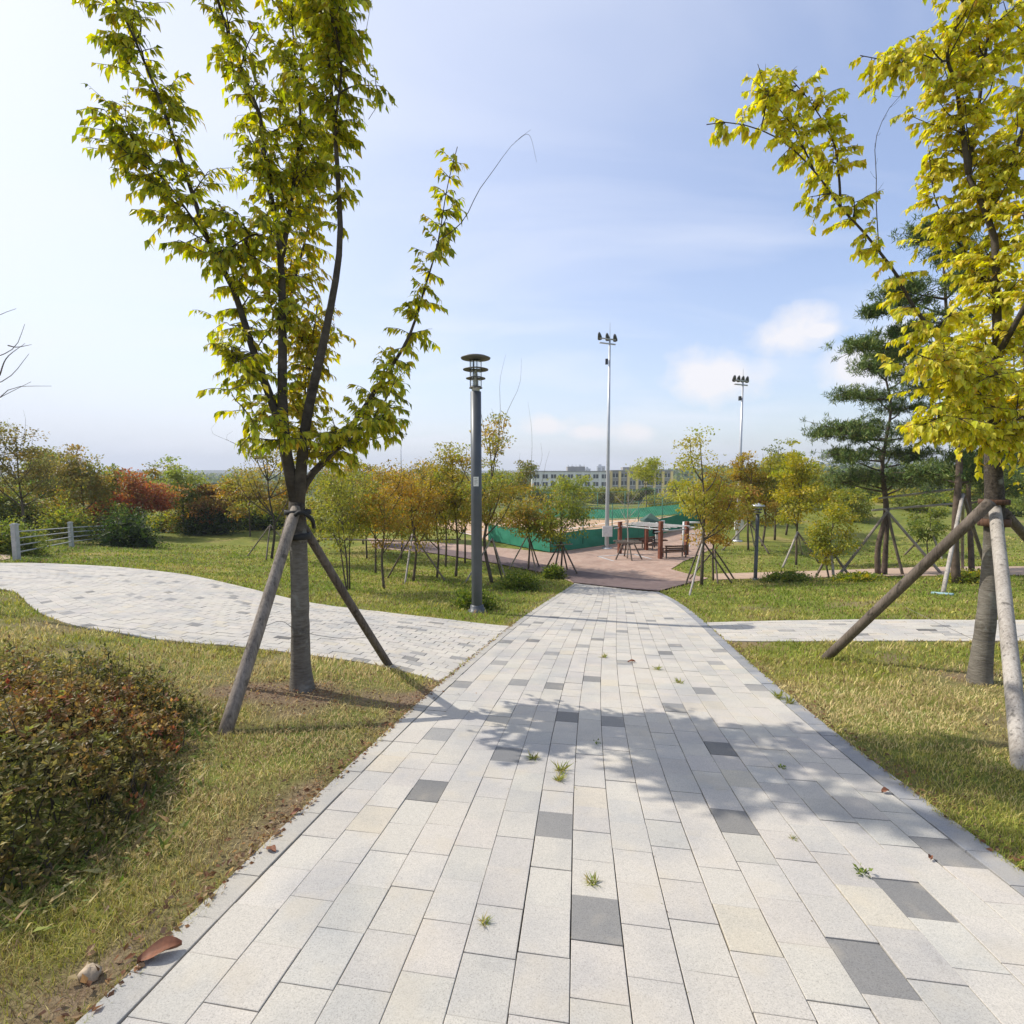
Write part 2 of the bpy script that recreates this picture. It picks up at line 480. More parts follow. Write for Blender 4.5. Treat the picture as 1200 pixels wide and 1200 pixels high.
darks = [(516,923,.9),(671,973,1.05),(612,880,.95),(657,840,.85),(723,1112,1.0),(848,956,.9),(852,879,.85),(985,1132,.95),(1058,1058,1.0),(1110,1007,1.05),
 (594,754,1),(632,752,.9),(590,781,1.3),(642,765,1.3),(545,806,1.2),(596,804,1.2),(645,802,.95),(522,861,1.35),(636,730,1),(618,734,1.2),(672,740,1.1),(653,725,1),(672,717,1),(681,760,1.3),(693,794,1.05),
 (774,768,.9),(786,757,1.2),(738,777,1.3),(842,762,1.2),(837,778,1.3),(817,811,1.2),(882,805,1.3),(717,846,1.1),(802,835,1.1),(733,742,1.2),(761,739,1.2),(769,729,1.1),(705,750,.95),(704,726,1),(741,720,1.0),(783,725,1.0),
 (700,706,1),(715,700,1.1),(742,706,1),(690,697,1.1),(660,708,1.1)]
offs = rng.random(NC) * TL
offs = (np.arange(NC) % 3) * TL * 0.37 + rng.random(NC) * 0.06
mb = MB()
t0 = -2.6
dark = {}
for (px, py, sh) in darks:
    t, q = tq(G(px, py))
    s = (q - qL(t)) / (qR(t) - qL(t)) * NC
    c = int(np.clip(math.floor(s), 0, NC - 1))
    dark[(c, int(math.floor((t - t0 - offs[c]) / TL)))] = sh
def tend(q): # path ends on the line between the two end points
    ql, qr = Lw[-1, 1], Rw[-1, 1]
    return TEND_L + (TEND_R - TEND_L) * np.clip((q - ql) / (qr - ql), 0, 1)
for c in range(NC):
    r = np.arange(0, 120)
    ta = t0 + offs[c] + r * TL; tb = ta + TL
    s0, s1 = c / NC, (c + 1) / NC
    wid = qR(ta) - qL(ta)
    te = tend(qL(ta) + wid * (c + .5) / NC)
    keep = ta < te - 0.05
    ta, tb, r = ta[keep], np.minimum(tb[keep], te[keep]), r[keep]
    def pt(t, s):
        x, y = xy(t, qL(t) + (qR(t) - qL(t)) * s); return np.stack([x, y], 1)
    colr = tile_colors(len(ta), 0.0)
    for k, rr in enumerate(r):
        if (c, int(rr)) in dark: colr[k] = np.array([0.225, 0.22, 0.21]) * dark[(c, int(rr))] * (1 + rng.normal() * 0.04)
    add_tiles(mb, pt(ta, s0), pt(ta, s1), pt(tb, s1), pt(tb, s0), colr, 0.02)
struct(mb.build('paved_path', M_tile))
# kerbs: rows of long stones
def kerb(qf, sgn, t1, width, col, name):
    mb = MB()
    ta = np.arange(t0, t1, 0.9); tb = np.minimum(ta + 0.9, t1)
    def pt(t, o):
        x, y = xy(t, qf(t) + sgn * o); return np.stack([x, y], 1)
    colr = np.array(col) * (1 + rng.normal(size=(len(ta), 1)) * 0.06)
    # cut each stone in three so it follows the curve
    for k in range(3):
        a = ta + (tb - ta) * k / 3; b2 = ta + (tb - ta) * (k + 1) / 3
        A, B, C_, D = pt(a, 0.006), pt(a, width), pt(b2, width), pt(b2, 0.006)
        if sgn < 0: A, B, C_, D = B, A, D, C_
        add_tiles(mb, A, B, C_, D, colr, 0.022, 0.0015, 0.0004 if k else 0.002)
    return struct(mb.build(name, M_kerb))
kerb(qL, -1, TEND_L, 0.15, (0.41, 0.39, 0.35), 'kerb')
kerb(qR, 1, TEND_R, 0.17, (0.27, 0.275, 0.285), 'kerb')
KWL, KWR = 0.17, 0.19
# bed under the blocks
def strip_sheet(Lp, Rp, dz, name, mat, nu=40, nv=6):
    Lp = np.asarray(Lp); Rp = np.asarray(Rp)
    mb = MB(); V = []
    for v in np.linspace(0, 1, nv): V.append(Lp * (1 - v) + Rp * v)
    V = np.array(V); n = V.shape[1]
    xyv = V.reshape(-1, 2)
    V3 = np.stack([xyv[:, 0], xyv[:, 1], terr(xyv[:, 0], xyv[:, 1]) + dz], 1)
    i = np.arange(nv - 1)[:, None] * n; j = np.arange(n - 1)[None, :]
    Q = np.stack([i + j, i + j + 1, i + n + j + 1, i + n + j], -1).reshape(-1, 4)
    mb.add(V3, Q=Q)
    return struct(mb.build(name, mat, smooth=True))
tt = np.linspace(t0, min(TEND_L, TEND_R), 60)
a = np.stack(xy(tt, qL(tt)), 1); b2 = np.stack(xy(tt, qR(tt)), 1)
strip_sheet(a, b2, -0.012, 'path_bed', M_bed, nv=8)

# side path (left) and cross path (right): strips with courses along their length
def rs(pts, n): return spline([list(p) for p in pts], n)
def gpx(l): return [G(*p)[:2] for p in l]
side_near = gpx([(-160,668),(-70,679),(0,691),(20,696),(37,712),(60,725),(100,737),(135,742),(187,751),(282,759),(380,771),(450,782),(506,789)])
tj = np.array([tq(G(490, 842))[0]])
side_far = gpx([(-160,655),(-70,657),(0,660),(50,660.5),(125,664),(180,669),(225,675),(275,686),(300,692),(365,707),(450,718),(520,726),(596,735)])
def on_kerb(px, py, side):
    t = tq(G(px, py))[0]
    q = qL(t) - 0.165 if side < 0 else qR(t) + 0.185
    return np.array(xy(t, q))
cross_near = gpx([(866,752),(930,752.5),(1000,752),(1100,752),(1200,752),(1330,752),(1500,750)])
cross_far = gpx([(826,730),(920,728),(1000,727),(1100,727),(1200,727.5),(1330,728),(1500,729)])
side_near[-1] = on_kerb(522, 800, -1); side_far[-1] = on_kerb(604, 735, -1)
cross_near[0] = on_kerb(862, 752, 1); cross_far[0] = on_kerb(826, 730, 1)
def strip_tiles(near, far, wid_t, len_t, name, dark_p, bedname):
    nn = 400
    A = rs(near, nn); B = rs(far, nn)
    # shared parameter: arc length of the middle line
    mid = (A + B) / 2
    s = np.r_[0, np.cumsum(np.linalg.norm(np.diff(mid, axis=0), axis=1))]
    wmean = np.linalg.norm(A - B, axis=1).mean()
    nc = max(4, int(round(wmean / wid_t)))
    mb = MB()
    def at(sv, f):
        ax = np.interp(sv, s, A[:, 0]); ay = np.interp(sv, s, A[:, 1]); bx = np.interp(sv, s, B[:, 0]); by = np.interp(sv, s, B[:, 1])
        return np.stack([ax + (bx - ax) * f, ay + (by - ay) * f], 1)
    for c in range(nc):
        sa = np.arange(-(c % 2) * len_t * 0.5 - rng.random() * 0.03, s[-1], len_t); sb = np.minimum(sa + len_t, s[-1]); sa = np.maximum(sa, 0)
        k = sb - sa > 0.03; sa, sb = sa[k], sb[k]
        add_tiles(mb, at(sa, c / nc), at(sb, c / nc), at(sb, (c + 1) / nc), at(sa, (c + 1) / nc), tile_colors(len(sa), dark_p), 0.018, 0.004, 0.003)
    o = struct(mb.build(name, M_tile))
    strip_sheet(A, B, -0.012, bedname, M_bed, nv=8)
    return np.vstack([A, B[::-1]])
POLY_SIDE = strip_tiles(side_near, side_far, 0.235, 0.3, 'side_path', 0.055, 'path_bed')
POLY_CROSS = strip_tiles(cross_near, cross_far, 0.235, 0.3, 'cross_path', 0.05, 'path_bed')

# ------------------------------------------------------------------ plaza level sheets
def flat_pts(l, z): # pixels on a level plane
    out = []
    for px, py in l:
        r = ray(px, py); k = (z - HC) / r[2]; out.append([r[0] * k, r[1] * k])
    return out
from mathutils.geometry import tessellate_polygon
def poly_sheet(pts, name, mat, dz, zfix=None, sub=0.0):
    """triangulated polygon, refined, laid on the terrain"""
    import bmesh
    bm = bmesh.new()
    vs = [bm.verts.new((p[0], p[1], 0)) for p in pts]
    f = bm.faces.new(vs)
    bmesh.ops.triangulate(bm, faces=[f])
    for _ in range(6):
        e = [e for e in bm.edges if e.calc_length() > (sub or 2.0)]
        if not e: break
        bmesh.ops.subdivide_edges(bm, edges=e, cuts=1)
        bmesh.ops.triangulate(bm, faces=[f for f in bm.faces if len(f.verts) > 3])
    for v in bm.verts:
        v.co.z = (zfix if zfix is not None else gz(v.co.x, v.co.y)) + dz
    bmesh.ops.recalc_face_normals(bm, faces=bm.faces)
    me = bpy.data.meshes.new(name); bm.to_mesh(me); bm.free()
    if me.polygons and me.polygons[0].normal.z < 0: me.flip_normals()
    me.materials.append(mat)
    o = bpy.data.objects.new(name, me); COL.objects.link(o); ROOT[o.name] = np.zeros(3)
    return struct(o)
EL = np.array(xy(TEND_L, qL(TEND_L) - KWL)); ER = np.array(xy(TEND_R, qR(TEND_R) + KWR))
def GP(px, py): return G(px, py)[:2]
PLAZA = [EL] + [GP(*p) for p in [(640,668),(600,662),(560,655),(500,648),(440,643)]] + \
        flat_pts([(430,632),(500,636),(560,641),(605,645),(645,649.5),(720,639),(805,627),(830,632),(836,645),(800,661),(786,671)], PLZ) + [GP(830,678), GP(772,693.5), ER]
poly_sheet(PLAZA, 'plaza', M_plaza, 0.03, sub=1.2)
# darker brick walk crossing in front of the plaza
WALK = [EL] + [GP(*p) for p in [(664,677),(620,669),(575,660),(520,651),(450,641)]] + [GP(*p) for p in [(450,637),(520,644.5),(575,651),(620,659),(664,668),(720,676),(785,682),(815,682)]] + [GP(790,689), GP(776,693), ER]
poly_sheet(WALK, 'brick_walk', M_road, 0.06, sub=0.8)
BR = [GP(*p) for p in [(836,680),(870,679),(920,678.5),(1000,676.5),(1080,675.5),(1150,675),(1260,675),(1420,676),(1420,664),(1260,664),(1150,664.5),(1080,665),(1000,668),(920,670.5),(870,672),(836,673)]]
poly_sheet(BR, 'brick_walk', M_tan, 0.03, sub=1.0)
POLYS_FAR = [PLAZA, WALK, BR]
TANL = [GP(*p) for p in [(-60,660),(0,657.5),(12,655.5),(12,645),(0,645),(-60,648)]]
poly_sheet(TANL, 'dirt_path', M_tan, 0.03, sub=1.0)

# tennis court
CC = np.array(flat_pts([(645, 649.5)], PLZ)[0])             # near corner
CR = np.array(flat_pts([(806, 626.5)], PLZ)[0])             # along the near side to the right
CL = np.array(flat_pts([(575, 635)], PLZ)[0])
dr_ = nrm(CR - CC); CRR = CC + dr_ * 26
perp = np.array([-dr_[1], dr_[0]])
CRR = np.array([18.6, 45.3]); CLL = np.array([-1.75, 38.0]); CRL = np.array([1.6, 59.0])
poly_sheet([CC, CRR, CRL, np.array([-9.0, 52.0]), CLL], 'tennis_court', M_clay, 0.05, sub=2.0)
mb = MB()
def cpt(u, v): p = CC + dr_ * u * .8 + perp * v * .9; return np.array([p[0], p[1], gz(p[0], p[1])])
def linebar(u0, v0, u1, v1, w=0.07):
    a, b3 = cpt(u0, v0), cpt(u1, v1); d = nrm((b3 - a)[:2]); n = np.array([-d[1], d[0]]) * w
    V = [[a[0]-n[0], a[1]-n[1], a[2]+.056], [a[0]+n[0], a[1]+n[1], a[2]+.056], [b3[0]+n[0], b3[1]+n[1], b3[2]+.056], [b3[0]-n[0], b3[1]-n[1], b3[2]+.056]]
    mb.add(V, Q=[[0, 1, 2, 3]])
linebar(2, 3, 24, 3); linebar(2, 14, 24, 14); linebar(2, 3, 2, 14); linebar(24, 3, 24, 14); linebar(13, 3, 13, 14); linebar(2, 8.5, 24, 8.5)
struct(mb.build('court_markings', M_line))

def court_fence(a, b3, label, seg=3.0, H=2.9, scr=(0.08, 1.3), bright=None):
    """chain link run: posts, rails, wire and a sagging green windscreen"""
    L = np.linalg.norm(b3 - a); n = max(2, int(round(L / seg))); d = (b3 - a) / L
    nv = np.array([-d[1], d[0]])
    base = np.array([a[0], a[1], gz(*a) + 0.0])
    t = thing('court_fence', label, 'fence', base)
    for i in range(n + 1):
        p = a + d * L * i / n; z = gz(*p)
        m_ = MB(); tube(m_, [[p[0], p[1], z], [p[0], p[1], z + H]], 0.035, 8); m_.build('post', M_greenpost, t, True)
    for h in (0.06, 1.34, H - 0.03):
        m_ = MB(); pts = [[*(a + d * L * i / n), gz(*(a + d * L * i / n)) + h] for i in range(n + 1)]
        tube(m_, pts, 0.02, 6); m_.build('rail', M_greenpost, t, True)
    m_ = MB()
    k = int(L / 0.3)
    for i in range(k):
        for sg in (1, -1):
            s0 = L * i / k; s1 = s0 + sg * (H - 1.36)
            if s1 < 0 or s1 > L: continue
            p = a + d * s0; q2 = a + d * s1
            tube(m_, [[p[0], p[1], gz(*p) + 1.36], [q2[0], q2[1], gz(*q2) + H]], 0.003, 3, caps=False)
    m_.build('wire_mesh', M_galv, t)
    m_ = MB(); ns = int(L / 0.25) + 1
    V = []
    for j, h in enumerate(np.linspace(scr[0], scr[1], 7)):
        for i in range(ns):
            s = L * i / (ns - 1); p = a + d * s
            sag = 0.06 * abs(math.sin(s / (L / n) * PI)) * (j / 6)
            off = 0.035 + 0.03 * math.sin(s * 3.1 + j) * math.sin(j / 6 * PI) + 0.012 * rng.normal()
            V.append([p[0] - nv[0] * off, p[1] - nv[1] * off, gz(*p) + h - sag])
    Q = []
    for j in range(6):
        for i in range(ns - 1): Q.append([j * ns + i, j * ns + i + 1, (j + 1) * ns + i + 1, (j + 1) * ns + i])
    m_.add(V, Q=Q); m_.build('windscreen', M_screen, t, True)
    return t
court_fence(CC, CRR, 'long near side fence of the tennis court with dark green windscreen behind the pergola')
court_fence(CLL, CC, 'short left end fence of the tennis court with bright green windscreen', seg=3.4)
court_fence(CRL, CRR, 'far side fence of the tennis court with sunlit green windscreen', scr=(0.2, 1.15))

# ------------------------------------------------------------------ ground sheet
def axis(*segs):
    out = [segs[0][0]]
    for a, b3, st in segs:
        n = max(1, int(round((b3 - a) / st))); out += list(np.linspace(a, b3, n + 1)[1:])
    return np.array(out)
gx = axis((-2400,-600,300),(-600,-120,40),(-120,-40,5),(-40,-14,1.0),(-14,-6,.4),(-6,6,.2),(6,14,.4),(14,40,1.0),(40,120,5),(120,600,40),(600,2400,300))
gy = axis((-60,-6,6),(-6,0,.6),(0,10,.2),(10,18,.35),(18,50,.8),(50,130,5),(130,400,30),(400,2400,250))
X, Y = np.meshgrid(gx, gy); Z = terr(X, Y)
Tm, Qm = X * SP + Y * CP, X * CP - Y * SP
inside = (Qm > qL(Tm) + 0.12) & (Qm < qR(Tm) - 0.12) & (Tm < min(TEND_L, TEND_R) - 0.3) & (Tm > t0)
Z = Z - np.where(inside, 0.05, 0.0)
# soil mask: bare earth round the left tree and worn strip along the kerb
def vnoise(x, y, sc, seed=0):
    x = np.asarray(x) * sc; y = np.asarray(y) * sc
    def h(i, j): 
        v = np.sin(i * 127.1 + j * 311.7 + seed * 74.7) * 43758.5453; return v - np.floor(v)
    i, j = np.floor(x), np.floor(y); fx, fy = x - i, y - j
    fx = fx * fx * (3 - 2 * fx); fy = fy * fy * (3 - 2 * fy)
    return (h(i, j) * (1 - fx) + h(i + 1, j) * fx) * (1 - fy) + (h(i, j + 1) * (1 - fx) + h(i + 1, j + 1) * fx) * fy
def fnoise(x, y, sc, seed=0):
    return 0.55 * vnoise(x, y, sc, seed) + 0.3 * vnoise(x, y, sc * 2.1, seed + 1) + 0.15 * vnoise(x, y, sc * 4.3, seed + 2)
TREE_L = G(355, 808); TREE_R = G(1148, 800)
def soilmask(x, y):
    n = fnoise(x, y, 2.2, 5)
    s = 1.7 * np.exp(-(((x - TREE_L[0] + .1) / 0.75) ** 2 + ((y - TREE_L[1] + .15) / 0.42) ** 2)) + 0.5 * np.exp(-((x - TREE_R[0]) ** 2 + (y - TREE_R[1]) ** 2) / 0.3)
    t = x * SP + y * CP; q = x * CP - y * SP
    el = np.exp(-((q - (qL(t) - 0.26)) / 0.1) ** 2) * 0.75 + np.exp(-((q - (qR(t) + 0.26)) / 0.08) ** 2) * 0.45
    bare = np.clip(fnoise(x, y, .9, 203) - .6, 0, 1) * 4.5 * (y < 14)
    return np.clip((s + np.where(t < 18, el, 0)) * (0.5 + n) + np.clip(bare, 0, .7), 0, 1)
mb = MB()
ny, nx = X.shape
i = np.arange(ny - 1)[:, None] * nx; j = np.arange(nx - 1)[None, :]
mb.add(np.stack([X, Y, Z], -1).reshape(-1, 3), Q=np.stack([i + j, i + j + 1, i + nx + j + 1, i + nx + j], -1).reshape(-1, 4))
ground = struct(mb.build('ground', M_ground, smooth=True))
sa = ground.data.attributes.new('Soil', 'FLOAT_COLOR', 'POINT')
sm = soilmask(X, Y).reshape(-1)
sa.data.foreach_set('color', np.stack([sm, sm, sm, np.ones_like(sm)], 1).astype(np.float32).ravel())

# ------------------------------------------------------------------ grass
SHRUB = [tuple(G(-160,1085)[:2]),tuple(G(0,1062)[:2]),tuple(G(95,1015)[:2]),tuple(G(158,955)[:2]),tuple(G(192,900)[:2]),tuple(G(205,850)[:2]),(-2.75,4.3),(-3.05,4.65),(-3.8,4.85),(-5.2,4.9),(-6.6,4.4),(-6.6,2.6)]
def on_paving(x, y, m=0.0):
    t = x * SP + y * CP; q = x * CP - y * SP
    k = (q > qL(t) - KWL - m) & (q < qR(t) + KWR + m) & (t < max(TEND_L, TEND_R) + .3)
    for pol in (POLY_SIDE, POLY_CROSS): k |= inpoly(x, y, pol)
    for pol in POLYS_FAR: k |= inpoly(x, y, np.array(pol))
    return k
def grass(n, d0, d1, hgt, wid, name, jit=0.0):
    # density falls with distance squared: uniform in angle, in log distance
    d = d0 * (d1 / d0) ** rng.random(n); u = rng.uniform(-1, 1, n) * (1.9 if d0 < 2 else 1.25)
    x = u * d; y = d
    k = ~on_paving(x, y, -0.03 - 0.06*fnoise(x, y, 5.0, 52)) & ~inpoly(x, y, SHRUB)
    sm = soilmask(x, y)
    k &= rng.random(n) > sm * 0.9
    cov = .5*fnoise(x, y, 1.7, 9) + .7*fnoise(x, y, 7.0, 10)
    k &= rng.random(n) < 0.1 + 1.25*cov
    x, y, d = x[k], y[k], d[k]; n = len(x)
    dry = np.clip(fnoise(x, y, 0.5, 21) * 1.1 + 0.5 * fnoise(x, y, 3.0, 33) - 0.28, 0, 1)
    t = x * SP + y * CP; q = x * CP - y * SP
    # straw-coloured patch under the right-hand tree, olive strip by the left kerb, greener lawn further off
    dry += 0.45 * np.exp(-(((x - 4.0) / 1.5) ** 2 + ((y - 5.2) / 1.2) ** 2)) + np.where(q < 0, 0.16, 0) * (y < 7) - 0.4 * sstep(8, 13, y)
    dry -= 0.25 * np.exp(-(((x - 4.0) / 1.6) ** 2 + ((y - 3.2) / 0.9) ** 2))
    dry = np.clip(dry + .95*(fnoise(x, y, 1.1, 77) - .5) + rng.normal(size=n) * 0.2, 0, 1)[:, None]
    g = np.array([0.19, 0.255, 0.035]); yl = np.array([0.40, 0.36, 0.085]); st = np.array([0.62, 0.49, 0.25])
    c = np.where(dry < 0.5, g + (yl - g) * dry * 2, yl + (st - yl) * (dry - .5) * 2)
    c = c * (1 + rng.normal(size=(n, 1)) * 0.22)
    br = (rng.random(n) < 0.10 + 0.6 * np.clip(fnoise(x, y, 2.6, 61) - .5, 0, 1) + .25*(q < 0)*(y < 6)*(fnoise(x, y, 3.0, 8) > .52))[:, None]
    c = np.where(br, np.array([0.25, 0.17, 0.09]) * rng.uniform(.6, 1.3, (n, 1)), c)
    c = c * (.72 + .5*fnoise(x, y, 2.6, 101))[:, None] * 1.05
    c = np.clip(c, 0.02, 0.8)
    tall = 0.7 + 0.9 * fnoise(x, y, 1.1, 44) * (0.6 + 0.8 * fnoise(x, y, 6.0, 3))
    h = hgt * tall * rng.uniform(0.5, 1.35, n) * np.clip(1 + 0.03 * d, 1, 1.5)
    w = wid * d * rng.uniform(0.7, 1.3, n)
    az = rng.uniform(0, 2 * PI, n); ln = np.abs(rng.normal(size=n)) * 0.55 + 0.15
    b = np.stack([x, y, terr(x, y) - 0.004], 1)
    dirv = np.stack([np.cos(az), np.sin(az), np.zeros(n)], 1)
    sd = np.stack([-np.sin(az + rng.normal(size=n)), np.cos(az), np.zeros(n)], 1) * w[:, None]
    hv = np.array([0, 0, 1.0]) * h[:, None]
    mid = b + hv * 0.55 + dirv * (h * ln * 0.35)[:, None]; tip = b + hv * 0.9 + dirv * (h * ln * 1.1)[:, None]
    V = np.stack([b - sd, b + sd, mid + sd * .75, mid - sd * .75, tip], 1).reshape(-1, 3)
    ii = np.arange(n)[:, None] * 5
    mb = MB()
    cc = np.repeat(c[:, None, :], 5, 1); cc = cc.reshape(-1, 3)
    mb.add(V, T=ii + np.array([[3, 2, 4]]), Q=ii + np.array([[0, 1, 2, 3]]), C=cc)
    o = mb.build(name, M_grass)
    return tag(o, 'short olive and straw coloured lawn grass on both sides of the paths', 'grass', kind='stuff')
grass(480000, 1.2, 6.0, 0.034, 0.0007, 'grass')
def rim_grass(n):
    global rng
    pol = np.array(SHRUB); i = rng.integers(1, 8, n); f = rng.random((n, 1))
    p = pol[i]*(1-f) + pol[i-1]*f + np.clip(rng.normal(size=(n, 2)), -2.2, 2.2)*np.array([.16, .16])
    x, y = p[:, 0], p[:, 1]
    k = ~on_paving(x, y, .05) & (rng.random(n) < .25 + fnoise(x, y, 4.0, 19)); x, y = x[k], y[k]; n = len(x)
    dr = rng.normal(size=(n, 3))*[.7,.7,.25] + [0,0,.8]
    mb = MB()
    leaves(mb, np.stack([x, y, terr(x, y)], 1), dr, rng.uniform(.03, .11, n), rng.choice([.03, .05, .11], n)[:, None], palette([(.13,.18,.035),(.19,.23,.045),(.42,.34,.15),(.28,.2,.1),(.12,.14,.03)], n), simple=True, curl=.35)
    return tag(mb.build('rank_grass', M_grass), 'taller rank grass, weeds and dead stems fringing the azalea hedge', 'grass', kind='stuff')
rim_grass(9000)
grass(210000, 6.0, 34.0, 0.05, 0.00085, 'grass')

# ------------------------------------------------------------------ trees close to the camera
def pxpath(pts, d0):
    return np.array([P(p[0], p[1], d0 + (p[2] if len(p) > 2 else 0)) for p in pts])
def near_tree(root, trunk_pts, trunk_r, limbs, cols, weights, leafL, seed, sub_scale=1.0, W=.2, dens=1.0):
    global rng
    rng = np.random.default_rng(seed)
    tm = MB(); bm_ = MB(); wm = MB(); lm = MB()
    tp = spline(trunk_pts, 22); tr = np.interp(np.linspace(0, 1, 22), np.linspace(0, 1, len(trunk_r)), trunk_r)
    tr = tr * (1 + 0.02 * rng.normal(size=22))
    tube(tm, tp, tr, 16, wob=0.012)
    def twig(p, d, L, nl, cl, cw):
        k = 6
        pts = [p]; dd = nrm(d)
        for i in range(k):
            dd = nrm(dd + np.array([0, 0, -0.10]) + rng.normal(size=3) * 0.10)
            pts.append(pts[-1] + dd * L / k)
        pts = np.array(pts)
        tube(wm, pts, np.linspace(0.0045, 0.0015, k + 1), 4, caps=False)
        # alternate leaves both sides, hanging
        n = max(3, int(nl)); u = np.sort(rng.uniform(0.05, 1.0, n)); ix = u * k
        a = np.minimum(ix.astype(int), k - 1); f = (ix - a)[:, None]
        pos = pts[a] * (1 - f) + pts[a + 1] * f
        td = nrm(pts[a + 1] - pts[a])
        sd = nrm(np.cross(td, [0, 0, 1.0])) * np.where(np.arange(n) % 2, 1, -1)[:, None]
        ld = td * 0.75 + sd * 0.55 + np.array([0, 0, -0.75]) + rng.normal(size=(n, 3)) * 0.2
        leaves(lm, pos, ld, leafL * rng.uniform(0.45, 1.3, n), W, palette(cl, n, cw), fold=0.28, curl=0.26)
    for lb in limbs:
        pts = spline(lb['pts'], 26); L = np.linalg.norm(np.diff(pts, axis=0), axis=1).sum()
        tube(bm_, pts, lb['r'][1] + (lb['r'][0] - lb['r'][1]) * (1 - np.linspace(0, 1, 26)) ** 1.7, 10, wob=0.015)
        tang = nrm(np.gradient(pts, axis=0))
        cl = lb.get('cols', cols); cw = lb.get('w', weights)
        # sub branches carrying twigs
        for s in range(int(lb.get('subs', 0))):
            u = rng.uniform(lb.get('u0', .25), 0.97); i = int(u * 25)
            rad = rng.normal(size=3); rad -= tang[i] * rad.dot(tang[i]); rad = nrm(rad)
            dd = nrm(rad * 0.8 + tang[i] * 0.55 + np.array([0, 0, 0.2]))
            SL = lb.get('sl', 0.6) * rng.uniform(0.5, 1.15) * sub_scale
            q = [pts[i]]
            for _ in range(6):
                dd = nrm(dd + rng.normal(size=3) * 0.14 + np.array([0, 0, 0.03])); q.append(q[-1] + dd * SL / 6)
            q = np.array(q); tube(bm_, q, np.linspace(0.009, 0.003, 7), 6, caps=False)
            for _ in range(int(lb.get('spt', 7))):
                j = rng.integers(1, 7); r2 = rng.normal(size=3); r2[2] *= 0.45
                twig(q[j], nrm(r2) * .8 + dd * 0.5, rng.uniform(.16, .34), rng.integers(9, 17) * dens, cl, cw)
        nt_ = int(L * lb.get('rate', 10) * 1.25)
        for _ in range(nt_):
            u = rng.uniform(lb.get('u0', .25), 1.0) ; i = min(25, int(u * 25))
            rad = rng.normal(size=3); rad[2] *= 0.6; rad -= tang[i] * rad.dot(tang[i]) * 0.7
            twl = lb.get('tl', 0.3) * (1.15 - 0.5 * u) * rng.uniform(0.5, 1.2)
            twig(pts[i], nrm(rad) + tang[i] * 0.5, twl, max(5, twl * 58 * dens), cl, cw)
    return tm, bm_, wm, lm

def stake(t, top, foot, r=0.055, mat=None, over=0.18, name='stake'):
    top = np.array(top); foot = np.array(foot)
    d = nrm(top - foot)
    m_ = MB()
    pts = spline([foot - d * 0.12, (foot + top) / 2 + rng.normal(size=3) * 0.008, top + d * over], 8)
    tube(m_, pts, np.linspace(r * 1.05, r * 0.95, 8), 12, wob=0.01)
    return m_.build(name, mat or M_stake, t, True)
def ringstrap(t, c, r, h, mat=None, name='strap'):
    m_ = MB()
    lathe(m_, [(r, -h/2), (r + .012, -h/2), (r + .014, 0), (r + .012, h/2), (r, h/2)], c, 16)
    return m_.build(name, mat or M_rubber, t, True)

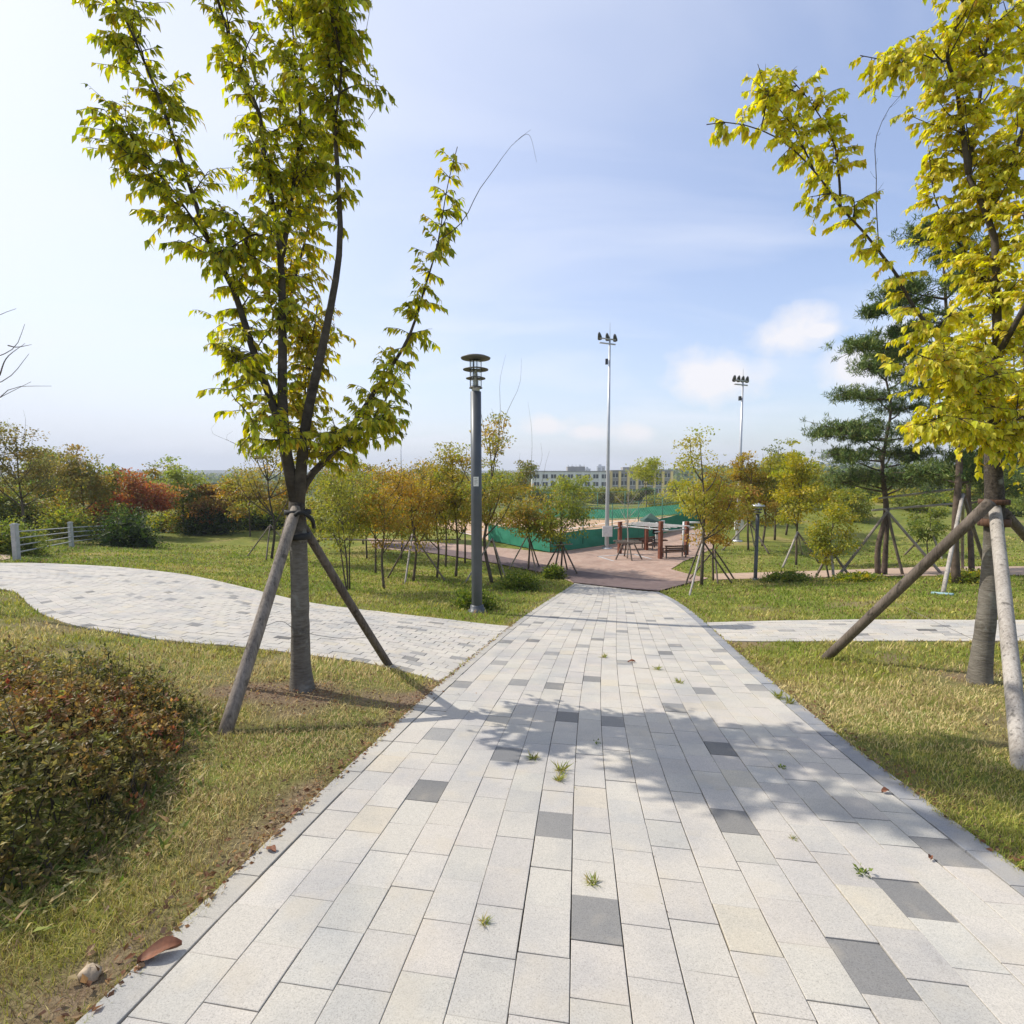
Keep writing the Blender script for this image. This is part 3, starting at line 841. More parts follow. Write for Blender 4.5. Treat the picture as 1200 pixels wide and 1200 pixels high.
# --- left tree
dL = TREE_L[1]
LC = [(0.50, 0.48, 0.045), (0.39, 0.41, 0.038), (0.56, 0.50, 0.06), (0.19, 0.22, 0.028), (0.54, 0.40, 0.06)]
LW = [4, 4, 2.4, 2, 0.5]
LCO = [(0.46, 0.41, 0.045), (0.54, 0.41, 0.07), (0.34, 0.34, 0.035), (0.58, 0.48, 0.07)]
t = thing('shade_tree', 'tall yellow-green tree with forked trunk left of the path, nearest on the left', 'tree', TREE_L)
limbsL = [
 dict(pts=pxpath([(347,590),(338,550),(325,490),(300,420),(272,335),(246,287,-.1),(215,195,-.2),(190,125,-.25),(154,37,-.3),(120,-30,-.3),(95,-95,-.3)], dL), r=(.062,.008), rate=15, tl=.30, u0=.2, subs=16, sl=.5, spt=7),
 dict(pts=pxpath([(345,575),(335,530),(331,470),(331,380),(328,291),(312,200,.1),(304,133,.15),(283,83,.15),(257,5,.1),(240,-70),(228,-150)], dL), r=(.068,.008), rate=12, tl=.30, u0=.28, subs=20, sl=.42, spt=7),
 dict(pts=pxpath([(350,590),(354,540),(360,487),(383,383),(398,292),(396,208,-.05),(392,150,-.1),(385,70,-.1),(378,-20),(372,-110),(365,-190)], dL), r=(.066,.008), rate=9, tl=.28, u0=.45, subs=0),
 dict(pts=pxpath([(396,215),(393,150,-.2),(400,80,-.3),(392,10,-.3),(398,-70,-.3)], dL), r=(.02,.006), rate=30, tl=.36, u0=.2, subs=16, sl=.5, spt=9),
 dict(pts=pxpath([(331,300),(345,210,.2),(352,140,.3),(345,60,.3),(340,-20,.3),(338,-110,.3)], dL), r=(.028,.006), rate=22, tl=.34, u0=.1, subs=16, sl=.5, spt=8),
 dict(pts=pxpath([(331,400,.05),(345,330,.4),(360,270,.6),(372,190,.7),(400,150,.7)], dL), r=(.022,.006), rate=26, tl=.34, u0=.05, subs=8, sl=.45, spt=6, cols=LCO, w=[3,2,3,2]),
 dict(pts=pxpath([(350,585),(362,560,.1),(385,535,.2),(412,500,.25),(447,447,.3),(479,395,.3),(500,330,.3),(513,285,.3),(524,220,.3),(536,172,.3)], dL), r=(.046,.004), rate=26, tl=.27, u0=.14, subs=5, sl=.3, spt=5),
 dict(pts=pxpath([(375,545,.1),(405,520,0),(435,495,-.1),(462,482,-.15)], dL), r=(.02,.005), rate=30, tl=.36, u0=.2, subs=9, sl=.42, spt=6),
 dict(pts=pxpath([(352,560,.1),(358,500,.4),(362,440,.5),(368,380,.5)], dL), r=(.03,.006), rate=30, tl=.36, u0=.1, subs=16, sl=.5, spt=8, cols=LCO, w=[3,2.5,3,1]),
 dict(pts=pxpath([(310,450),(296,440,-.1),(280,430,-.2),(265,415,-.2)], dL), r=(.012,.004), rate=26, tl=.3, u0=.2, subs=4, sl=.3, spt=6),
 dict(pts=pxpath([(262,310),(235,270,-.2),(200,220,-.3),(165,180,-.35),(135,158,-.35)], dL), r=(.018,.004), rate=24, tl=.30, u0=.1, subs=9, sl=.42, spt=7),
 dict(pts=pxpath([(331,520),(322,505,-.3),(308,495,-.4),(292,492,-.5)], dL), r=(.012,.004), rate=26, tl=.3, u0=.15, subs=5, sl=.3, spt=6),
 dict(pts=pxpath([(328,290),(300,275,-.2),(270,290,-.3),(240,300,-.4)], dL), r=(.016,.004), rate=24, tl=.32, u0=.1, subs=8, sl=.4, spt=6),
]
tm, bm_, wm, lm = near_tree(t, np.array([TREE_L - [0,0,.1], P(353,790,dL), P(352,740,dL), P(351,680,dL), P(349,620,dL), P(348,600,dL), P(348,588,dL)]), [.145,.108,.097,.094,.090,.092,.085], limbsL, LC, LW, .098, 11, W=.2, dens=1.2)
# split: pale trunk below, dark limbs
tm.build('trunk', M_bark, t, True); bm_.build('branches', M_limb, t, True)
wm.build('twigs', M_limb, t)
lm.build('crown', M_leaf, t)
for pth, r in (([(517,280,.3),(536,266,.3),(548,250,.3),(560,225,.3),(575,204,.3),(600,170,.3),(622,152,.3)], .006), ([(604,166,.3),(620,158,.3),(629,190,.35)], .002), ([(432,140,.3),(445,118,.3),(450,98,.3)], .003), ([(428,42,0),(432,20,0),(436,0,0)], .003), ([(150,40,-.3),(156,12,-.3),(158,-10,-.3)],.003)):
    m_ = MB(); tube(m_, spline(pxpath(pth, dL), 12), np.linspace(r, .0012, 12), 5); m_.build('bare_twig', M_limb, t)
st = thing('tree_support', 'weathered timber stakes strapped to the forked left tree', 'tree stakes', TREE_L)
stake(st, P(342,612,dL-.14), G(264,858), .058, M_stake)
stake(st, P(356,618,dL+.12), G(456,780), .05, M_stake_d)
stake(st, P(338,615,dL+.02), G(281,806), .045, M_stake_d)
for yy, hh, rr in ((600,.05,.125),(628,.07,.118)):
    ringstrap(st, P(349,yy,dL), rr, hh)
m_ = MB()
tube(m_, spline([P(344,606,dL-.12), P(352,600,dL-.15), P(365,608,dL-.05), P(368,618,dL+.05)], 10), .022, 6); m_.build('strap', M_rubber, st, True)
m_ = MB()
g1, g2 = P(308,735,dL-.6), P(440,746,dL+.9)
tube(m_, spline([g1, P(330,728,dL-.4), P(352,740,dL-.15), P(400,748,dL+.4), g2], 24), .0025, 4); m_.build('wire', M_wire, st)

# --- right tree
dR = TREE_R[1]
RC = [(0.68, 0.62, 0.06), (0.57, 0.55, 0.055), (0.74, 0.65, 0.12), (0.38, 0.38, 0.045), (0.62, 0.44, 0.07)]
RWt = [4, 3.5, 2, 1.6, 0.4]
t = thing('shade_tree', 'tall bright yellow tree with ringed grey trunk at the right edge, nearest on the right', 'tree', TREE_R)
limbsR = [
 dict(pts=pxpath([(1163,545),(1166,470),(1169,408),(1167,340),(1166,283),(1150,237,.1),(1135,204,.15),(1143,150,.15),(1150,100,.1),(1160,20,.1),(1166,-60,.1),(1172,-140,.1)], dR), r=(.066,.008), rate=11, tl=.34, u0=.12, subs=26, sl=.62, spt=8),
 dict(pts=pxpath([(1162,500),(1140,450,-.1),(1105,405,-.2),(1067,354,-.3),(1050,321,-.3),(1008,267,-.35),(987,246,-.35),(954,200,-.4),(912,162,-.4),(862,144,-.4),(828,146,-.4)], dR), r=(.032,.005), rate=17, tl=.26, u0=.2, subs=6, sl=.35, spt=5),
 dict(pts=pxpath([(985,244,-.35),(983,205,-.4),(976,165,-.4),(950,120,-.4),(920,85,-.4)], dR), r=(.014,.004), rate=20, tl=.22, u0=.25, subs=4, sl=.3, spt=5),
 dict(pts=pxpath([(954,200,-.4),(930,150,-.45),(900,110,-.5),(888,75,-.5)], dR), r=(.01,.003), rate=20, tl=.2, u0=.2, subs=3, sl=.28, spt=5),
 dict(pts=pxpath([(1135,204,.15),(1121,104,0),(1110,62,-.1),(1129,0,-.1),(1135,-80,-.1)], dR), r=(.03,.006), rate=20, tl=.32, u0=.15, subs=12, sl=.5, spt=7),
 dict(pts=pxpath([(1112,70,-.1),(1080,78,-.2),(1045,72,-.25),(1008,65,-.3)], dR), r=(.012,.004), rate=24, tl=.24, u0=.1, subs=5, sl=.36, spt=6),
 dict(pts=pxpath([(1166,480),(1140,455,-.5),(1110,430,-.8),(1075,415,-.9)], dR), r=(.022,.005), rate=26, tl=.32, u0=.15, subs=9, sl=.45, spt=7),
 dict(pts=pxpath([(1164,530),(1140,505,-.4),(1105,490,-.7),(1068,505,-.8)], dR), r=(.022,.005), rate=24, tl=.32, u0=.2, subs=8, sl=.42, spt=7),
 dict(pts=pxpath([(1165,540),(1185,500,-.4),(1215,480,-.5),(1260,470,-.5)], dR), r=(.024,.005), rate=24, tl=.34, u0=.15, subs=10, sl=.5, spt=7),
 dict(pts=pxpath([(1167,420),(1195,370,-.3),(1225,310,-.4),(1250,220,-.4),(1265,120,-.4)], dR), r=(.035,.006), rate=18, tl=.36, u0=.1, subs=20, sl=.6, spt=8),
 dict(pts=pxpath([(1166,350),(1140,310,.4),(1115,270,.5),(1095,230,.5),(1088,170,.5)], dR), r=(.02,.005), rate=24, tl=.34, u0=.1, subs=10, sl=.45, spt=7),
 dict(pts=pxpath([(1155,250,.1),(1185,190,.2),(1205,120,.2),(1215,20,.2),(1220,-80,.2)], dR), r=(.03,.006), rate=22, tl=.36, u0=.05, subs=18, sl=.55, spt=8),
]
tm, bm_, wm, lm = near_tree(t, np.array([TREE_R - [0,0,.1], P(1149,785,dR), P(1154,740,dR), P(1161,680,dR), P(1165,620,dR), P(1165,575,dR), P(1163,530,dR)]), [.128,.102,.096,.094,.094,.09,.075], limbsR, RC, RWt, .085, 12, W=.27, dens=1.6)
tm.build('trunk', M_bark, t, True); bm_.build('branches', M_limb, t, True); wm.build('twigs', M_limb, t); lm.build('crown', M_leaf, t)
m_ = MB()
tw = spline(pxpath([(1030,292,-.35),(1027,240,-.35),(1027,205,-.3),(1026,165,-.3),(1040,130,-.3),(1058,108,-.3),(1070,82,-.3)], dR), 14)
tube(m_, tw, np.linspace(.006,.0015,14), 5)
for k in range(3, 13):
    a = tw[k] + np.array([rng.uniform(-.11,.11), rng.normal()*.03, rng.uniform(.03,.1)]); tube(m_, np.array([tw[k], (tw[k]+a)/2 + [0,0,-.01], a]), [.0018,.0014,.001], 4)
m_.build('bare_twig', M_limb, t)
st = thing('tree_support', 'weathered timber stakes strapped to the yellow tree at the right edge', 'tree stakes', TREE_R)
stake(st, P(1146,602,dR-.12), G(967,772), .062, M_stake_d)
stake(st, P(1167,606,dR-.17), G(1197,898), .06, M_stake_l)
stake(st, P(1182,606,dR+.05), P(1290,720,dR+.6) if False else G(1300,735), .055, M_stake_d)
for yy, hh, rr in ((588,.06,.13),(612,.09,.136)): ringstrap(st, P(1165,yy,dR), rr, hh, M_brwood)
m_ = MB()
tube(m_, spline([P(1062,712,dR+.6), P(1110,735,dR+.1), P(1160,752,dR-.15), P(1230,735,dR+.2)], 20), .0025, 4); m_.build('wire', M_wire, st)

# ------------------------------------------------------------------ smaller trees
def young_tree(px, py, top, hw, cols, label, w=None, cb=0.38, n=1700, seed=0, lean=0.0, bark=None, shape='vase', shoots=(), multi=1, name='young_tree', leafpx=3.2, base=None, group=None, wide_at=0.45, sparse=0.0):
    global rng
    rng = np.random.default_rng(1000 + seed); n = int(n * 2.8)
    base = G(px, py) if base is None else base
    d = base[1]; s = d / F
    H = (py - top) * s * 1.01; R = hw * s
    t = thing(name, label, 'tree', base, group)
    tm = MB(); lm = MB()
    r0 = max(0.028, min(0.085, H * 0.0115)) / (1.0 if multi == 1 else 1.6)
    ends = []
    segs = []
    for mstem in range(multi):
        a0 = rng.uniform(0, 2*PI)
        off = np.array([math.cos(a0), math.sin(a0), 0]) * (0.0 if multi == 1 else 0.07)
        sp = np.array([math.cos(a0), math.sin(a0), 0]) * (0 if multi == 1 else R * 0.35)
        top_t = base + off + np.array([lean * H, 0, H * 0.9]) + sp * .8 + rng.normal(size=3) * [.05*H*.4, .05*H*.4, 0]
        tp = spline([base + off - [0,0,.08], base + off + [lean*H*.2 + rng.normal()*.02*H, rng.normal()*.02*H, H*.25], base + off + sp*.5 + [lean*H*.5, 0, H*.5], top_t], 14)
        tube(tm, tp, np.linspace(r0, r0*.12, 14)**1.0, 8, wob=.02)
        segs.append((tp, 0.55))
        nb = int(rng.integers(7, 11) / (1 if multi == 1 else 1.7)) + 1
        for k in range(nb):
            h0 = rng.uniform(cb * 0.75, 0.72); i = int(h0 / 0.9 * 13); i = min(i, 12)
            az = 2*PI*k/nb + rng.uniform(-.5, .5) + a0
            if shape == 'vase': hr = min(.97, h0 + rng.uniform(.16, .4)); rr = R * rng.uniform(.55, 1.0)
            elif shape == 'cone': hr = h0 + rng.uniform(.02, .14); rr = R * (1.15 - h0) * rng.uniform(.7, 1.1)
            else: hr = min(.97, h0 + rng.uniform(.1, .3)); rr = R * rng.uniform(.6, 1.0)
            rel = (hr - wide_at) / (1 - wide_at)
            if rel > 0: rr *= math.sqrt(max(0.1, 1 - rel**2 * .92))
            e = base + [lean*H*hr, 0, 0] + np.array([math.cos(az)*rr, math.sin(az)*rr, H*hr]) + sp*.4
            mid = tp[i]*.5 + e*.5 + np.array([math.cos(az)*R*.12, math.sin(az)*R*.12, -H*.02])
            bp = spline([tp[i], mid, e], 9)
            tube(tm, bp, np.linspace(r0*.45, r0*.08, 9), 5, caps=False)
            segs.append((bp, 0.3))
    for (dx, hh) in shoots:  # long bare shoots above the crown
        a = base + np.array([dx*s*.3, rng.normal()*.1, H*.75]); e = base + np.array([dx*s, rng.normal()*.15, hh*s])
        tube(tm, spline([a, a*.6 + e*.4 + [rng.normal()*.1, 0, 0], a*.3 + e*.7 + [dx*s*.2 + rng.normal()*.22, 0, .1], e], 10), np.linspace(.012, .003, 10), 5, caps=False)
    # leaf clumps along the outer part of the limbs
    cl = []
    for bp, u0 in segs:
        m2 = int(rng.integers(5, 9))
        for _ in range(m2):
            u = rng.uniform(u0, 1.0); f = u*(len(bp)-1); i = min(int(f), len(bp)-2)
            p = bp[i] + (bp[i+1]-bp[i])*(f-i) + np.clip(rng.normal(size=3), -1.3, 1.3)*R*.15*(1-sparse*.5)
            cl.append(p)
    cl = np.array(cl); m2 = len(cl)
    wts = rng.uniform(.4, 1.6, m2) * (rng.random(m2) > sparse); wts /= wts.sum()
    ii = rng.choice(m2, n, p=wts)
    rc = R * 0.2 + 0.05
    sig = np.array([rc, rc, rc*.42])
    pos = cl[ii] + nrm(rng.normal(size=(n, 3))) * (rng.random((n, 1)) ** .45) * sig * 1.75 * rng.uniform(.6, 1.25, m2)[ii][:, None]
    # a few twigs out to the clumps
    for p in cl[::2]:
        j = np.argmin(np.linalg.norm(np.concatenate([b_[0] for b_ in segs]) - p, axis=1)); src = np.concatenate([b_[0] for b_ in segs])[j]
        tube(tm, np.array([src, (src+p)/2 + rng.normal(size=3)*.02, p]), [r0*.12, r0*.09, r0*.05], 4, caps=False)
    ctr = base + np.array([0, 0, H*.6])
    ld = nrm(pos - ctr) * .5 + np.array([0, 0, -.35]) + rng.normal(size=(n, 3)) * .6
    L = max(0.075, leafpx * s) * rng.uniform(.6, 1.3, n)
    cc = palette(cols, n, w)
    cj = palette(cols, m2, w, .12)   # clumps share a tint
    cc = cc * .45 + cj[ii] * .55
    leaves(lm, pos, ld, L, 0.3, cc, simple=True, curl=.12)
    tm.build('trunk', bark or M_bark2, t, True)
    lm.build('crown', M_leaf, t)
    return t, base, H, R
def support(base, H, label, feet, h=0.42, r=0.032, mats=None, bars=(), group=None, ring=True, topH=None):
    s = base[1] / F
    hh = topH if topH else H * h
    t = thing('tree_support', label, 'tree stakes', base, group)
    mats = mats or [M_stake, M_stake_d, M_stake_l]
    for k, f in enumerate(feet):
        f = np.array(f); tp = base + np.array([0, 0, hh]); off = nrm(np.array([f[0]-base[0], f[1]-base[1], 0])) * 0.07
        stake(t, tp + off, f, r, mats[k % len(mats)], 0.12)
    if ring: ringstrap(t, base + np.array([0, 0, hh - .02]), .07, .08, M_brwood)
    for a, b3, rr in bars:
        m_ = MB(); tube(m_, np.array([a, b3]), rr, 8); m_.build('crossbar', M_stake_l, t, True)
    return t
def tri(base, R, a0=0.3, n=3):
    out = []
    for k in range(n):
        a = a0 + 2*PI*k/n; x, y = base[0] + R*math.cos(a), base[1] + R*math.sin(a); out.append([x, y, gz(x, y)])
    return out

GY = [(.30,.29,.05), (.22,.24,.04), (.38,.32,.06), (.16,.19,.035)]
OY = [(.40,.27,.05), (.34,.28,.05), (.44,.22,.05), (.24,.23,.04), (.3,.2,.05)]
GR = [(.16,.21,.04), (.22,.26,.045), (.11,.15,.03), (.28,.28,.05)]
YL = [(.42,.38,.04), (.34,.34,.04), (.5,.41,.05), (.24,.27,.035)]
RD = [(.38,.11,.055), (.44,.17,.07), (.31,.1,.05), (.3,.22,.06), (.46,.21,.08)]
grove = 'young trees planted in the grove left of the path'
T1 = young_tree(409,691,546,46,GY,'multi-stemmed olive-yellow young tree, leftmost in the grove behind the forked tree',multi=4,seed=1,n=1700,cb=.42)
T2 = young_tree(450,690,538,46,OY,'young tree with amber crown and thin bent stem, second along the front of the grove',seed=2,n=1900,lean=.03)
T3 = young_tree(440,672,548,40,GY,'slim young tree standing behind the amber ones in the grove',seed=3,n=1400)
T4 = young_tree(484,681,531,48,OY,'amber young tree held by crossed pole stakes in the middle of the grove',seed=4,n=2100)
T5 = young_tree(512,677,548,40,[(.3,.27,.05),(.4,.26,.05),(.2,.22,.04)],'young tree with brownish olive crown and straight stem between the stakes and the lamp post',seed=5,n=1700)
T6 = young_tree(534,676,520,42,GY+OY[:2],'young tree with tall mixed green crown just left of the lamp post',seed=6,n=1800)
T7 = young_tree(522,664,540,36,GR,'green young tree at the back of the grove left of the lamp post',seed=7,n=1300)
T8 = young_tree(577,684,482,50,[(.26,.29,.045),(.36,.28,.05),(.44,.27,.06),(.2,.24,.04)],'tall young tree right behind the lamp post with bare shoots rising above its crown',seed=8,n=2000,shoots=[(-14,262),(0,205),(16,268),(34,262)],sparse=.25)
T9 = young_tree(619,668,556,44,[(.28,.27,.05),(.42,.25,.05),(.18,.22,.04),(.4,.3,.06)],'orange and green young tree right of the lamp post with thin bare shoots on top',seed=9,n=1900,shoots=[(-10,138),(-1,196),(14,150),(24,140)])
T10 = young_tree(657,672,560,42,GR+YL[:1],'bushy green young tree by the left end of the path where it meets the plaza',seed=10,n=1500,cb=.3)
T11 = young_tree(318,655,505,44,[(.3,.24,.05),(.24,.2,.05),(.2,.2,.04)],'half-bare tree with dark trunk behind the fork of the left tree',seed=11,n=700,shoots=[(-58,160),(-40,150),(-20,165)],sparse=.45,bark=M_limb)
T12 = young_tree(378,662,560,36,GY,'young tree with pale olive crown seen through the limbs of the forked tree',seed=12,n=1200)
T13 = young_tree(470,655,556,38,OY,'small amber tree far back in the grove by the brick walk',seed=13,n=1100)
T14 = young_tree(545,660,552,34,OY,'amber tree half hidden behind the lamp post at the back of the grove',seed=14,n=1100)
T15 = young_tree(430,655,552,38,OY,'small rusty tree at the back of the grove behind the olive multi-stem',seed=15,n=1100)
for (T, lab, R_, a0) in ((T4,'crossed pole stakes round the amber tree in the middle of the grove',1.35,.5),(T8,'pale and dark stakes round the tall tree behind the lamp post',1.1,-.9),(T9,'thin stakes round the orange and green tree right of the lamp post',1.0,-1.2),(T11,'thin leaning stakes round the half-bare dark tree',1.5,2.9)):
    support(T[1], T[2], lab, tri(T[1], R_, a0), topH=1.75 if T is not T11 else 1.7, r=.035)
b10 = T10[1]
support(b10, T10[2], 'dark square frame of stakes round the bushy tree at the plaza end of the path', tri(b10, .9, -.5, 4), topH=1.5, r=.04, mats=[M_stake_d],
        bars=[(b10+np.array([-.4,-.2,1.45]), b10+np.array([.55,-.2,1.5]), .03)])
# long pale poles lashed between the grove trees
m_ = MB(); tube(m_, np.array([P(350,631,19), P(470,634,20.5), P(540,632,22)]), .03, 8)
m_.build('bamboo_rail', M_stake, None, True)
tag(recentre(bpy.data.objects['bamboo_rail']), 'long horizontal pole lashed across the stems of the grove trees', 'pole')

# right of the path
Q1 = young_tree(822,686,488,44,[(.44,.40,.06),(.36,.35,.05),(.28,.3,.04),(.5,.4,.08)],'slender yellow-green tree with layered branches at the right end of the path',seed=21,n=1700,cb=.4,shape='oval',sparse=.25,wide_at=.3)
Q2 = young_tree(836,681,553,42,OY,'low orange and gold tree just behind the slender layered tree',seed=22,n=1800,cb=.35)
Q3 = young_tree(877,645,527,34,OY+YL[:1],'orange-topped tree left of the small park lamp post in the right-hand row',seed=23,n=1700)
Q4 = young_tree(893,640,520,32,GY+YL[:2],'taller yellow tree just right of the small park lamp in the right-hand row',seed=24,n=1600)
Q5 = young_tree(908,633,508,28,[(.14,.17,.06),(.2,.22,.07),(.26,.27,.06)],'sparse grey-green tree with the highest top in the right-hand row',seed=25,n=1000,sparse=.3,shape='cone')
Q6 = young_tree(921,627,520,28,YL,'yellow tree deep in the right-hand row behind the staked ones',seed=26,n=1200)
Q7 = young_tree(933,662,532,32,YL,'round bright yellow-green tree on two splayed stakes in the right-hand row',seed=27,n=2000,cb=.3)
Q8 = young_tree(972,678,580,27,YL+GR[:1],'small bushy yellow-green tree beside the pine stakes',seed=28,n=1400,cb=.25)
Q9 = young_tree(1088,652,586,24,GR,'small thin green tree on the mound between the pines',seed=29,n=700,sparse=.2)
support(Q1[1], Q1[2], 'thin dark and pale stakes round the slender layered tree', [G(803,686), G(808,698), G(858,684)], topH=1.75, r=.035, mats=[M_stake_d, M_stake_l, M_stake_d])
support(Q2[1], Q2[2], 'short stakes round the low orange and gold tree', tri(Q2[1], 1.1, .3), topH=1.3, r=.035, mats=[M_stake_d])
support(Q3[1], Q3[2], 'pale stakes round the orange-topped tree near the small park lamp', tri(Q3[1], 1.6, 3.0), topH=1.8, r=.05)
support(Q7[1], Q7[2], 'splayed stakes round the round bright yellow-green tree', [G(917,665), G(960,660), G(940,650)], topH=1.7, r=.05, mats=[M_stake_l, M_stake])
support(Q8[1], Q8[2], 'low stakes round the small bushy yellow-green tree', [G(955,677), G(977,679), G(997,677)], topH=1.15, r=.05, mats=[M_stake, M_stake_l])
support(Q9[1], Q9[2], 'stakes round the small thin green tree on the mound', tri(Q9[1], 1.1, .4), topH=1.5, r=.05)

# pines
def pine(stems, top, pads, label, seed, base, trunk_r=.11):
    global rng
    rng = np.random.default_rng(2000 + seed)
    d = base[1]
    t = thing('pine_tree', label, 'tree', base)
    tm = MB(); lm = MB(); paths = []
    for stp in stems:
        pts = spline(stp, 24); paths.append(pts)
        tube(tm, pts, np.linspace(trunk_r, trunk_r*.2, 24), 9, wob=.03)
    allp = np.concatenate(paths)
    for (px, py, hw, hh, dd) in pads:
        c = P(px + rng.normal()*5, py + rng.normal()*4, d + dd*1.6); s = d / F; R = hw*s*1.22*rng.uniform(.85, 1.15); V = hh*s*1.15
        j = np.argmin(np.linalg.norm((allp - (c - [0,0,R*.5]))*[1,1,1.6], axis=1)); a = allp[j]
        bp = spline([a, a*.5 + c*.5 + [0,0,-.1*R], c - [0,0,V*.3]], 8)
        tube(tm, bp, np.linspace(.045, .015, 8), 5, caps=False)
        nt_ = int(42 + 54*hw/30)
        tuft = c + rng.normal(size=(nt_, 3)) * [R*.48, R*.48, V*.45]
        for p in tuft[::2]: tube(tm, np.array([c - [0,0,V*.3], (c+p)/2, p]), [.014,.01,.005], 4, caps=False)
        k = 28
        pos = np.repeat(tuft, k, 0) + rng.normal(size=(nt_*k, 3)) * .05
        dr = rng.normal(size=(nt_*k, 3)) + np.array([0, 0, .55])
        col = palette([(.085,.145,.038), (.13,.19,.048), (.17,.22,.055), (.055,.095,.028), (.22,.25,.07)], nt_*k)
        leaves(lm, pos, dr, rng.uniform(.13, .24, nt_*k), .075, col, simple=True, curl=0.05)
    tm.build('trunk', M_pinebark, t, True); lm.build('crown', M_needle, t)
    return t
b1 = G(1033, 674); d1 = b1[1]
pine([[b1 + [-.15,0,-.1], P(1029,640,d1), P(1038,600,d1), P(1034,545,d1), P(1044,480,d1), P(1038,440,d1), P(1045,412,d1)],
      [b1 + [.18,.1,-.1], P(1038,640,d1+.1), P(1040,600,d1+.1), P(1036,560,d1+.2), P(1030,530,d1+.3)]], 400,
     [(1048,415,24,10,0),(1020,428,22,9,-.4),(1066,436,24,9,.3),(1000,466,16,7,-.3),(1030,470,26,9,.3),(985,500,22,9,-.3),(1015,497,28,9,.4),(1062,480,24,9,.4),(1075,508,22,9,0),(1000,530,24,9,-.5),(1035,530,28,10,.6),(972,508,14,6,.2),(1010,520,20,8,-.6),(980,540,14,7,0),(1010,552,28,11,.6),(1045,556,30,11,-.3),(1080,540,20,9,.5),(990,566,18,7,.3),(1065,566,22,7,.6)],
     'broad dark green pine with layered pads standing between the lawn and the brick walk', 1, b1, .12)
sp1 = thing('tree_support', 'pale stakes and crossbars braced round the broad layered pine', 'tree stakes', b1)
tp1 = b1 + np.array([.02, -.1, (674-598)*d1/F])
for f, mm in ((G(980,678), M_stake), (G(1058,674), M_stake_d), (G(1103,672), M_stake_l)): stake(sp1, tp1, f, .055, mm, .15)
for a, b3 in (((1030,584,-.1),(1128,572,.4)), ((1022,598,-.2),(1120,590,.6))):
    m_ = MB(); tube(m_, np.array([P(a[0],a[1],d1+a[2]), P(b3[0],b3[1],d1+b3[2])]), .045, 8); m_.build('crossbar', M_stake_l, sp1, True)
b2_ = G(1121, 684); d2 = b2_[1]
pine([[b2_ - [0,0,.1], P(1119,640,d2), P(1121,590,d2), P(1124,540,d2), P(1118,470,d2+.2), P(1110,380,d2+.3), P(1104,275,d2+.3)]], 260,
     [(1100,272,20,8,.3),(1118,290,22,9,.2),(1085,280,14,6,.2),(1125,330,28,10,0),(1050,335,20,7,.2),(1075,355,26,9,.3),(1110,370,30,10,.2),(1030,360,12,5,.2),(1060,385,20,8,.3),(1090,410,26,9,0),(1130,420,26,10,.3),(1020,405,20,8,.2),(1055,418,22,8,.4),(1100,460,28,10,.3),(1140,480,26,10,0),(1085,500,24,10,.4),(1130,530,26,10,.4),(1095,560,24,10,.5),(1150,560,24,10,.2)],
     'tall dark pine rising behind the yellow tree at the right edge', 2, b2_, .13)
b3_ = G(1139, 673); d3 = b3_[1]
pine([[b3_ - [0,0,.1], P(1137,620,d3), P(1135,560,d3), P(1140,480,d3), P(1145,420,d3)]], 400,
     [(1145,430,24,9,0),(1160,470,26,10,.3),(1120,500,24,9,.3),(1165,530,30,12,.2),(1145,555,26,10,.4),(1180,570,26,11,.3),(1112,560,20,7,.6)],
     'shorter pine with reddish trunk just right of the tall dark pine', 3, b3_, .11)
support(b2_, 3, 'long pale stake and dark mates round the tall pine behind the yellow tree', [G(1105,695), G(1160,680), G(1128,668)], topH=(684-575)*d2/F*.95, r=.055, mats=[M_stake_l, M_stake_d])
# second trunk at the right edge of the picture
T20b = G(1204, 775)
T20 = young_tree(1204,775,250,110,RC,'tree with dark trunk cut by the right picture edge behind the yellow tree',seed=31,n=2600,base=T20b,cb=.5,bark=M_bark2,leafpx=7)
m_ = MB(); tube(m_, np.array([G(1092,696)+[0,0,.03], G(1117,698)+[0,0,.03]]), .04, 8)
o = m_.build('pipe', M_blue, None, True); tag(recentre(o), 'short pale blue pipe lying on the right lawn near the pine stake', 'pipe')

